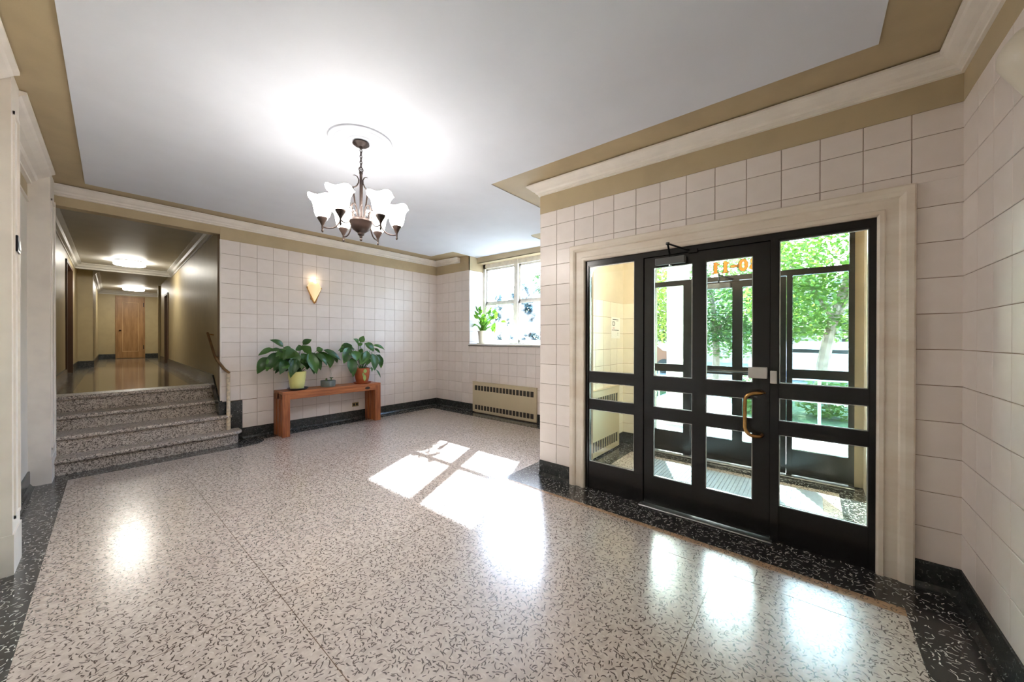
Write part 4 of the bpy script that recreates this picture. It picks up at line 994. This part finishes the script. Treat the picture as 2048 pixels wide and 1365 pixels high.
for i in range(16):
    an = rnd.uniform(0, 6.283); d_ = Vector((math.cos(an), math.sin(an)*0.6, 0)); rr = rnd.uniform(0.1, 0.2)
    at_ = Vector(P1)+d_*rr+Vector((0, 0, rnd.uniform(0.36, 0.48))); tp = Vector(P1)+d_*(rr+rnd.uniform(0.12, 0.2))+Vector((0, 0, rnd.uniform(0.22, 0.38)))
    leaf_obj(PP1, P1, Vector(P1)+d_*0.04+Vector((0, 0, 0.23)), at_, tp, rnd.uniform(0.045, 0.06), 'leaf', 0.25, (0, -0.5, 1))
s_ = obj('plant_saucer', MB().lathe([(0, 0), (0.1, 0), (0.128, 0.014), (0.142, 0.03), (0.134, 0.03), (0.12, 0.018), (0.1, 0.012), (0.0, 0.0115)], 28, (P1[0]+0.005, P1[1]-0.02, BZ)), 'saucer', None, True)
tag(s_, 'dark plastic saucer under the pale yellow pot', 'saucer'); PP1.location.z = BZ+0.0125; 
P2 = (3.125, 5.985, BZ+0.0125)
L2 = [(560, 440, 180, 480, .045, 0), (430, 400, 310, 770, .06, -.1), (470, 330, 220, 520, .05, 0), (640, 320, 530, 205, .035, -.05), (690, 290, 765, 140, .035, 0), (640, 365, 740, 310, .03, 0),
      (550, 480, 610, 710, .06, -.15), (650, 460, 740, 550, .04, 0), (800, 520, 690, 800, .05, -.15), (850, 480, 740, 810, .045, -.15), (790, 310, 1000, 500, .05, -.05), (980, 350, 1240, 460, .025, 0),
      (1000, 430, 1140, 540, .022, .05), (960, 540, 1010, 930, .06, -.12), (1060, 560, 1160, 880, .045, 0), (1080, 580, 1170, 630, .02, 0), (500, 640, 480, 1000, .055, -.15), (540, 700, 520, 1090, .035, -.1),
      (900, 650, 830, 800, .03, -.1), (940, 850, 950, 960, .012, -.08), (1050, 910, 1150, 1100, .014, -.05), (500, 430, 380, 330, .03, .05), (900, 560, 930, 700, .03, .05)]
PP2 = pot_plant('terracotta_plant', P2, [(0, 0), (0.085, 0), (0.095, 0.01), (0.112, 0.09), (0.12, 0.16), (0.124, 0.19), (0.122, 0.2), (0.122, 0.245), (0.116, 0.252), (0.108, 0.248), (0.104, 0.21), (0, 0.2)], 'terracotta', 'drooping broad-leaved plant in a terracotta pot on the bench', L2, 'leaf2', 0.104, 0.226, (660, 660, 11.37), 5.985)
PP2.location.z = BZ+0.0125
for k, (dz, hh, ww, an) in enumerate(((0.205, 0.05, 0.03, 265), (0.09, 0.075, 0.026, 262), (0.15, 0.05, 0.014, 250))):
    ra = 0.121 if dz > 0.19 else 0.109+dz*0.06
    ct = Vector((math.cos(R(an))*ra, math.sin(R(an))*ra, dz)); mb = MB(); sdv = Vector((-math.sin(R(an)), math.cos(R(an)), 0)); od = Vector((math.cos(R(an)), math.sin(R(an)), 0))
    rows = [[ct+sdv*ww*math.sin(math.pi*i/8)*s+Vector((0, 0, hh*(i/8-0.5)*1.6))+od*(0.004-0.3*abs(s)*ww*ww*4) for s in (-1, 0, 1)] for i in range(9)]
    obj('leaf_motif', MB().quadgrid(rows), 'pale_motif', PP2, True)
s_ = obj('plant_saucer', MB().lathe([(0, 0), (0.12, 0), (0.138, 0.012), (0.142, 0.024), (0.134, 0.024), (0.115, 0.012), (0, 0.0115)], 28, (P2[0], P2[1]-0.01, BZ)), 'terracotta', None, True)
tag(s_, 'terracotta saucer under the terracotta pot', 'saucer')
P3 = (2.56, 5.99, BZ)
pl = empty('small_planter', P3); tag(pl, 'low grey planter with tiny succulents between the two bench plants', 'planter')
obj('pot', MB().lathe([(0, 0), (0.098, 0), (0.106, 0.01), (0.11, 0.1), (0.102, 0.1), (0.1, 0.085), (0, 0.083)], 24), 'greypot', pl, True)
obj('soil', MB().lathe([(0, 0.09), (0.1, 0.087)], 18), 'soil', pl, True)
obj('cactus_stem', MB().lathe([(0.013, 0.085), (0.016, 0.11), (0.013, 0.135), (0, 0.142)], 8, (-0.035, -0.02, 0)), 'stem', pl, True)
mb = MB()
for a in range(0, 360, 45): blade(mb, (0.04, -0.02, 0.12), (0.04+0.04*math.cos(R(a)), -0.02+0.04*math.sin(R(a)), 0.145), 0.011, (0, 0, 1), 0.1)
mb.tube([(0.04, -0.02, 0.085), (0.04, -0.02, 0.13)], 0.005, 6); obj('rosette', mb, 'leaf2', pl, True)
obj('dry_stalk', MB().tube([(0.04, 0.0, 0.085), (0.045, 0.0, 0.2), (0.04, 0.0, 0.27)], 0.0018, 5), 'stem', pl)
# window-sill plant
P4 = (5.07, 4.98, ZS)
wp = empty('sill_plant', P4); tag(wp, 'bright green leafy plant in a pale pot on the window sill', 'potted plant')
obj('pot', MB().lathe([(0, 0), (0.075, 0), (0.082, 0.01), (0.104, 0.22), (0.11, 0.222), (0.11, 0.25), (0.1, 0.25), (0.095, 0.215), (0, 0.2)], 20), 'whitepot', wp, True)
obj('soil', MB().lathe([(0, 0.225), (0.097, 0.222)], 18), 'soil', wp, True)
L4 = [(280, 740, 105, 835, .035), (330, 600, 215, 495, .028), (330, 530, 240, 400, .022), (340, 430, 265, 275, .02), (380, 420, 390, 285, .05), (420, 460, 350, 380, .04), (500, 420, 540, 320, .025), (610, 410, 690, 290, .022), (640, 470, 780, 370, .03),
      (640, 450, 570, 420, .05), (690, 460, 800, 440, .05), (720, 500, 800, 600, .045), (760, 430, 810, 500, .04), (700, 520, 720, 620, .03), (560, 560, 640, 480, .035), (580, 600, 660, 560, .04), (480, 620, 400, 560, .04), (470, 560, 440, 470, .04),
      (440, 640, 350, 600, .035), (500, 660, 470, 560, .04), (540, 700, 570, 600, .045), (460, 720, 380, 640, .035), (480, 760, 460, 660, .04), (560, 740, 640, 660, .035), (690, 740, 750, 800, .05), (700, 780, 690, 930, .035), (740, 800, 745, 970, .03), (760, 740, 720, 850, .035), (640, 620, 700, 540, .04), (520, 520, 600, 440, .035), (400, 500, 320, 470, .03), (900, 660, 1040, 700, .03)]
for i, (ax, ay, tx, ty, wd) in enumerate(L4):
    xx = 5.07+rnd.uniform(-0.12, 0.08); att = unproj_x(930+ax/12.41, 590+ay/12.41, xx); tip = unproj_x(930+tx/12.41, 590+ty/12.41, xx+rnd.uniform(-0.06, 0.06))
    leaf_obj(wp, P4, Vector(P4)+Vector((rnd.uniform(-0.05, 0.05), rnd.uniform(-0.05, 0.05), 0.22)), att, tip, wd*1.15, 'leaf3', rnd.uniform(0.05, 0.2), (-0.8, rnd.uniform(-0.4, 0.4), 0.5))
for i in range(34):
    an = rnd.uniform(0, 6.283); rr = rnd.uniform(0.04, 0.16); hh = rnd.uniform(0.3, 0.5); d_ = Vector((math.cos(an), math.sin(an), 0))
    at_ = Vector(P4)+d_*rr*0.5+Vector((0, 0, hh-0.08)); tp = Vector(P4)+d_*(rr+0.06)+Vector((0, 0, hh+rnd.uniform(-0.06, 0.1)))
    leaf_obj(wp, P4, Vector(P4)+d_*0.04+Vector((0, 0, 0.22)), at_, tp, rnd.uniform(0.018, 0.03), 'leaf3', rnd.uniform(0.05, 0.2), (-d_.x*0.2-0.4, -d_.y*0.2, 1))
s_ = obj('plant_saucer', MB().lathe([(0, 0), (0.11, 0), (0.125, 0.014), (0.12, 0.014), (0.1, 0.004), (0, 0.0035)], 24, (P4[0], P4[1], ZS)), 'whitepot', None, True)
tag(s_, 'pale saucer under the window-sill plant', 'saucer'); wp.location.z = ZS+0.004
# outlet
ou = empty('wall_outlet', (3.12, YB-0.006, 0.26)); tag(ou, 'small brass outlet plate on the tiles under the bench', 'outlet')
obj('plate', MB().bbox(-0.058, 0.058, -0.006, 0, -0.036, 0.036, 0.003), 'cover', ou)
for s in (-1, 1): obj('socket', MB().bbox(s*0.026-0.016, s*0.026+0.016, -0.009, -0.004, -0.02, 0.02, 0.003), 'rubber', ou)

# ------------------------------------------------------------------ outdoors
g = obj('ground', MB().box(4.95, 60, -40, 45, -0.6, -0.12), 'pavement'); struct(g, 'sunlit pale pavement outside the entrance', 'ground')
g = obj('street', MB().box(16.2, 23, -40, 45, -0.13, -0.1), 'asphalt'); struct(g, 'pale street beyond the planting', 'street')
g = obj('planting_bed', MB().box(7.6, 10.6, -2.6, 1.2, -0.13, 0.0).box(6.6, 10.8, 3.2, 14, -0.13, 0.0), 'lawn'); struct(g, 'green planting bed outside the doors', 'ground')
g = obj('stoop', MB().box(4.9, 6.9, -1.2, 2.3, -0.13, -0.02), 'pavement'); struct(g, 'pale concrete landing outside the street doors', 'landing')
# building shell keeps daylight out except through real openings
g = obj('facade', MB().box(XW+0.45, XW+0.6, 2.0, WY0, -0.4, 3.4).box(XW+0.45, XW+0.6, WY1, 8, -0.4, 3.4).box(XW+0.45, XW+0.6, WY0, WY1, -0.4, ZS-0.04).box(XW+0.45, XW+0.6, WY0, WY1, 2.9, 3.4), 'concrete'); struct(g, 'plain outer face of the building', 'facade')
g = obj('roof', MB().box(-1.5, XW+0.6, -1.2, 6.5, 3.2, 3.4).box(-1.5, 3.5, 6.4, 18.6, 3.2, 3.4).box(XW+0.3, XW+0.6, -1.2, 2.2, 3.15, 3.4), 'concrete'); struct(g, 'slab above the lobby', 'roof')
g = obj('added_shade_roof', MB().box(4.9, 6.75, -1.6, 2.35, 2.92, 3.1), 'colwhite'); struct(g, 'unseen flat slab added over the street doors to block high sun', 'added sun blocker')  # unseen slab, added to keep direct sun off the lobby floor
cl = empty('porch_column', (6.5, 1.75, -0.02)); tag(cl, 'white square porch column outside the street doors', 'column')
obj('shaft', MB().bbox(-0.14, 0.14, -0.145, 0.145, 0.0, 2.94, 0.01), 'colwhite', cl); obj('plinth', MB().bbox(-0.18, 0.18, -0.185, 0.185, 0.0, 0.2, 0.01), 'colwhite', cl)
def crown_leaves(mb, c, rad, n, size, rg):
    for _ in range(n):
        while True:
            p = Vector((rg.uniform(-1, 1), rg.uniform(-1, 1), rg.uniform(-1, 1)))
            if 0.25 < p.length <= 1: break
        p = Vector((p.x*rad[0], p.y*rad[1], p.z*rad[2]))+Vector(c)
        d = Vector((rg.uniform(-1, 1), rg.uniform(-1, 1), rg.uniform(-0.7, 0.4))).normalized()*size*rg.uniform(0.6, 1.3)
        s_ = d.cross(Vector((rg.uniform(-0.4, 0.4), rg.uniform(-0.4, 0.4), 1))).normalized()*size*0.3
        n0 = len(mb.v); mb.v += [tuple(p), tuple(p+d*0.5+s_), tuple(p+d), tuple(p+d*0.5-s_)]; mb.f.append((n0, n0+1, n0+2, n0+3))
def leaf_mesh(mb, name):
    me = bpy.data.meshes.new(name); me.from_pydata(mb.v, [], mb.f); me.update(); return me
def tree(name, loc, label, trunk, blobs, mat, size, seed, group='street trees outside'):
    rg = random.Random(seed); t = empty(name, loc); tag(t, label, 'tree', group)
    for pts, r0, r1 in trunk:
        n = len(pts); obj('trunk' if pts is trunk[0][0] else 'branch', MB().tube(pts, [r0+(r1-r0)*i/(n-1) for i in range(n)], 8), 'bark', t, True)
    mb = MB()
    for c_, rad, n in blobs: crown_leaves(mb, c_, rad, n, size, rg)
    o_ = link('crown', leaf_mesh(mb, 'crown'), mat, t); o_['kind'] = 'stuff'
    return t
tree('locust_tree', (10.5, -0.35, 0), 'pale-barked tree leaning right behind the street doors',
     [([(0, 0.2, -0.1), (0, 0.15, 0.9), (0.05, 0.0, 1.8), (0.1, -0.3, 2.9), (0.2, -0.6, 4.0)], 0.13, 0.06), ([(0.05, 0.0, 1.7), (0, -0.35, 2.5), (0.1, -0.8, 3.2)], 0.06, 0.03), ([(0.05, 0.0, 1.9), (0.1, 0.4, 2.7), (0.2, 0.9, 3.4)], 0.05, 0.02)],
     [((0, -0.2, 3.4), (1.1, 1.8, 1.0), 4200), ((-0.3, 0.7, 2.3), (0.8, 1.0, 0.8), 2000), ((0.5, -1.1, 2.2), (0.7, 0.8, 0.7), 1500), ((0.4, 0.1, 1.75), (0.7, 1.4, 0.35), 1500)], 'tree_leaf', 0.13, 3)
tree('street_tree', (13.0, 2.35, 0), 'bushy green tree left of the leaning pale tree',
     [([(0, 0, -0.1), (0, 0, 1.2), (0.1, 0.1, 2.4), (0.1, 0.3, 3.6)], 0.12, 0.05), ([(0.0, 0.05, 1.6), (0.1, -0.5, 2.4)], 0.05, 0.02)],
     [((0, 0, 2.7), (0.95, 1.5, 1.4), 4200), ((0, -0.4, 1.6), (0.8, 1.2, 0.8), 2000)], 'tree_leaf2', 0.14, 5)
tree('street_tree', (15.2, 5.1, 0), 'green tree seen left of the white porch column',
     [([(0, 0, -0.1), (0, 0, 1.6), (0.1, 0.1, 3.6)], 0.12, 0.05), ([(0, 0, 1.7), (0, 0.6, 2.7)], 0.05, 0.02)],
     [((0, 0, 2.9), (1.0, 1.3, 1.7), 3600)], 'tree_leaf', 0.16, 9)
for kk, (yy, lb) in enumerate(((-3.6, 'large far tree behind the right end of the street doors'), (1.6, 'large far tree straight behind the street doors'), (7.6, 'large far tree left of the porch column beyond the cars'), (15.5, 'large far tree beyond the lobby window'))):
    tree('far_tree', (23.2, yy, 0), lb, [([(0, 0, -0.2), (0, 0.1, 2), (0.1, 0.2, 5)], 0.25, 0.1), ([(0, 0, 2), (0, 1.2, 3.8)], 0.1, 0.04)],
         [((0, 0, 4.4), (1.9, 2.5, 2.7), 4200), ((0, 0, 2.2), (1.2, 2.3, 0.9), 1500)], 'tree_leaf2', 0.3, 40+kk, 'far trees across the street')
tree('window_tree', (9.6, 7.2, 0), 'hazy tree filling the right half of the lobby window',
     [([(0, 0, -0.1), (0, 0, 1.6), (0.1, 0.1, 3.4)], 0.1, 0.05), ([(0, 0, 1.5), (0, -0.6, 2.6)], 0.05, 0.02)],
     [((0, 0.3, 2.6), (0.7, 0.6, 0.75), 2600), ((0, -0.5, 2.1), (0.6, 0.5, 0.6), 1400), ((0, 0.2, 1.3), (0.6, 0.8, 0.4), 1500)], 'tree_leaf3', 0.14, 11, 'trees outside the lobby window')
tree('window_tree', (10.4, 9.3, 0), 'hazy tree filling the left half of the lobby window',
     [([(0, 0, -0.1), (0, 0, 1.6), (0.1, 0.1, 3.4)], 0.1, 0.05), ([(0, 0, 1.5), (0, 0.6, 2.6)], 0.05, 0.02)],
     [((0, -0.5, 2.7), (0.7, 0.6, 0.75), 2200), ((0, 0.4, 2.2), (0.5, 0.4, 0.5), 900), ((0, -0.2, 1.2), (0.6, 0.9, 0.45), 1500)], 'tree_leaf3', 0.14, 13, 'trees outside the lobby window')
def shrub(loc, rad, n, label, mat, seed):
    rg = random.Random(seed); t = empty('shrub', loc); tag(t, label, 'shrub', 'shrubs outside the doors')
    mb = MB(); crown_leaves(mb, (0, 0, rad[2]*0.9), rad, n, 0.11, rg); o_ = link('foliage', leaf_mesh(mb, 'foliage'), mat, t); o_['kind'] = 'stuff'
    obj('stem', MB().tube([(0, 0, -0.02), (0.02, 0, rad[2])], 0.02, 6).tube([(0.05, 0, -0.02), (0.12, 0.1, rad[2])], 0.015, 6), 'bark', t)
shrub((8.4, 0.85, 0), (0.5, 0.45, 0.42), 900, 'low green shrub behind the door handle', 'tree_leaf2', 21)
shrub((8.6, -0.25, 0), (0.5, 0.5, 0.4), 900, 'low green shrub behind the right sidelight', 'tree_leaf2', 22)
shrub((8.6, -1.45, 0), (0.5, 0.5, 0.42), 700, 'low green shrub farthest right beyond the sidelight', 'tree_leaf', 23)
shrub((8.2, 3.55, 0), (0.5, 0.4, 0.5), 600, 'low green shrub left of the porch column', 'tree_leaf2', 24)
# pipe railing by the planting
rl = empty('pipe_railing', (7.5, 0, 0)); tag(rl, 'pale pipe railing in front of the shrubs', 'railing')
for k in range(3): obj('post', MB().tube([(0, 0.75-k*0.85, -0.13), (0, 0.75-k*0.85, 0.78)], 0.022, 8), 'railing', rl, True)
for zz in (0.42, 0.77): obj('rail', MB().tube([(0, 0.8, zz), (0, -1.2, zz)], 0.018, 8), 'railing', rl, True)
rl = empty('porch_railing', (6.9, 2.45, 0)); tag(rl, 'thin baluster railing beside the porch column', 'railing')
for k in range(7): obj('baluster', MB().tube([(0, -0.4+k*0.14, -0.13), (0, -0.4+k*0.14, 0.85)], 0.012, 6), 'railing', rl, True)
obj('rail', MB().tube([(0, -0.45, 0.86), (0, 0.5, 0.86)], 0.02, 8), 'railing', rl, True)
# parked cars across the street
def car(loc, rz, mat, label, s=1.0):
    t = empty('parked_car', loc, rz); tag(t, label, 'car', 'parked cars')
    side = [(-2.1, 0.35), (-2.15, 0.75), (-1.9, 0.95), (-1.3, 1.0), (-0.8, 1.42), (0.6, 1.45), (1.2, 1.02), (1.95, 0.9), (2.15, 0.65), (2.1, 0.35)]
    rows = [[(x*1.0, y, z if abs(y) < 0.8 else (z if z < 1.0 else 1.0+(z-1.0)*0.95)) for x, z in side] for y in (-0.85, -0.78, 0.78, 0.85)]
    mb = MB().quadgrid(rows, close_u=True); mb.poly(rows[0]); mb.poly(rows[-1][::-1]); obj('car_body', mb, mat, t)
    for sy in (-0.86, 0.86):
        obj('side_window', MB().quadgrid([[(-0.95, sy, 1.02), (0.95, sy, 1.04)], [(-0.7, sy*0.97, 1.36), (0.5, sy*0.97, 1.38)]]), 'plate', t)
        for xx in (-1.35, 1.35):
            wmb = MB().lathe([(0.0, -0.09), (0.3, -0.09), (0.32, -0.06), (0.32, 0.06), (0.3, 0.09), (0, 0.09)], 16); o_ = obj('wheel', wmb, 'rubber', t, True); o_.location = (xx, sy*0.93, 0.32); o_.rotation_euler.x = R(90)
    obj('windscreen', MB().quadgrid([[(1.13, -0.68, 1.06), (1.13, 0.68, 1.06)], [(0.66, -0.62, 1.42), (0.66, 0.62, 1.42)]]), 'plate', t)
car((17.6, -0.2, -0.1), R(92), 'carpaint', 'white car parked across the street behind the right sidelight')
car((17.6, 6.4, -0.1), R(88), 'carpaint2', 'dark red car parked across the street left of the porch column')
hs = empty('far_house', (27, 1.5, 0)); tag(hs, 'pale brick house far across the street', 'house')
obj('house_wall', MB().box(0, 8, -9, 9, -0.2, 4.5), 'brick', hs); obj('roof', MB().prism([(-0.3, -9.3), (8.3, -9.3), (8.3, 9.3), (-0.3, 9.3)], 4.5, 4.8), 'concrete', hs)
for k in range(5):
    wdw = obj('window', MB().box(-0.05, 0.0, -7.2+k*3.2, -5.9+k*3.2, 1.2, 2.8), 'colwhite', hs); obj('pane', MB().box(-0.07, -0.05, -7.1+k*3.2, -6.0+k*3.2, 1.3, 2.7), 'plate', wdw)
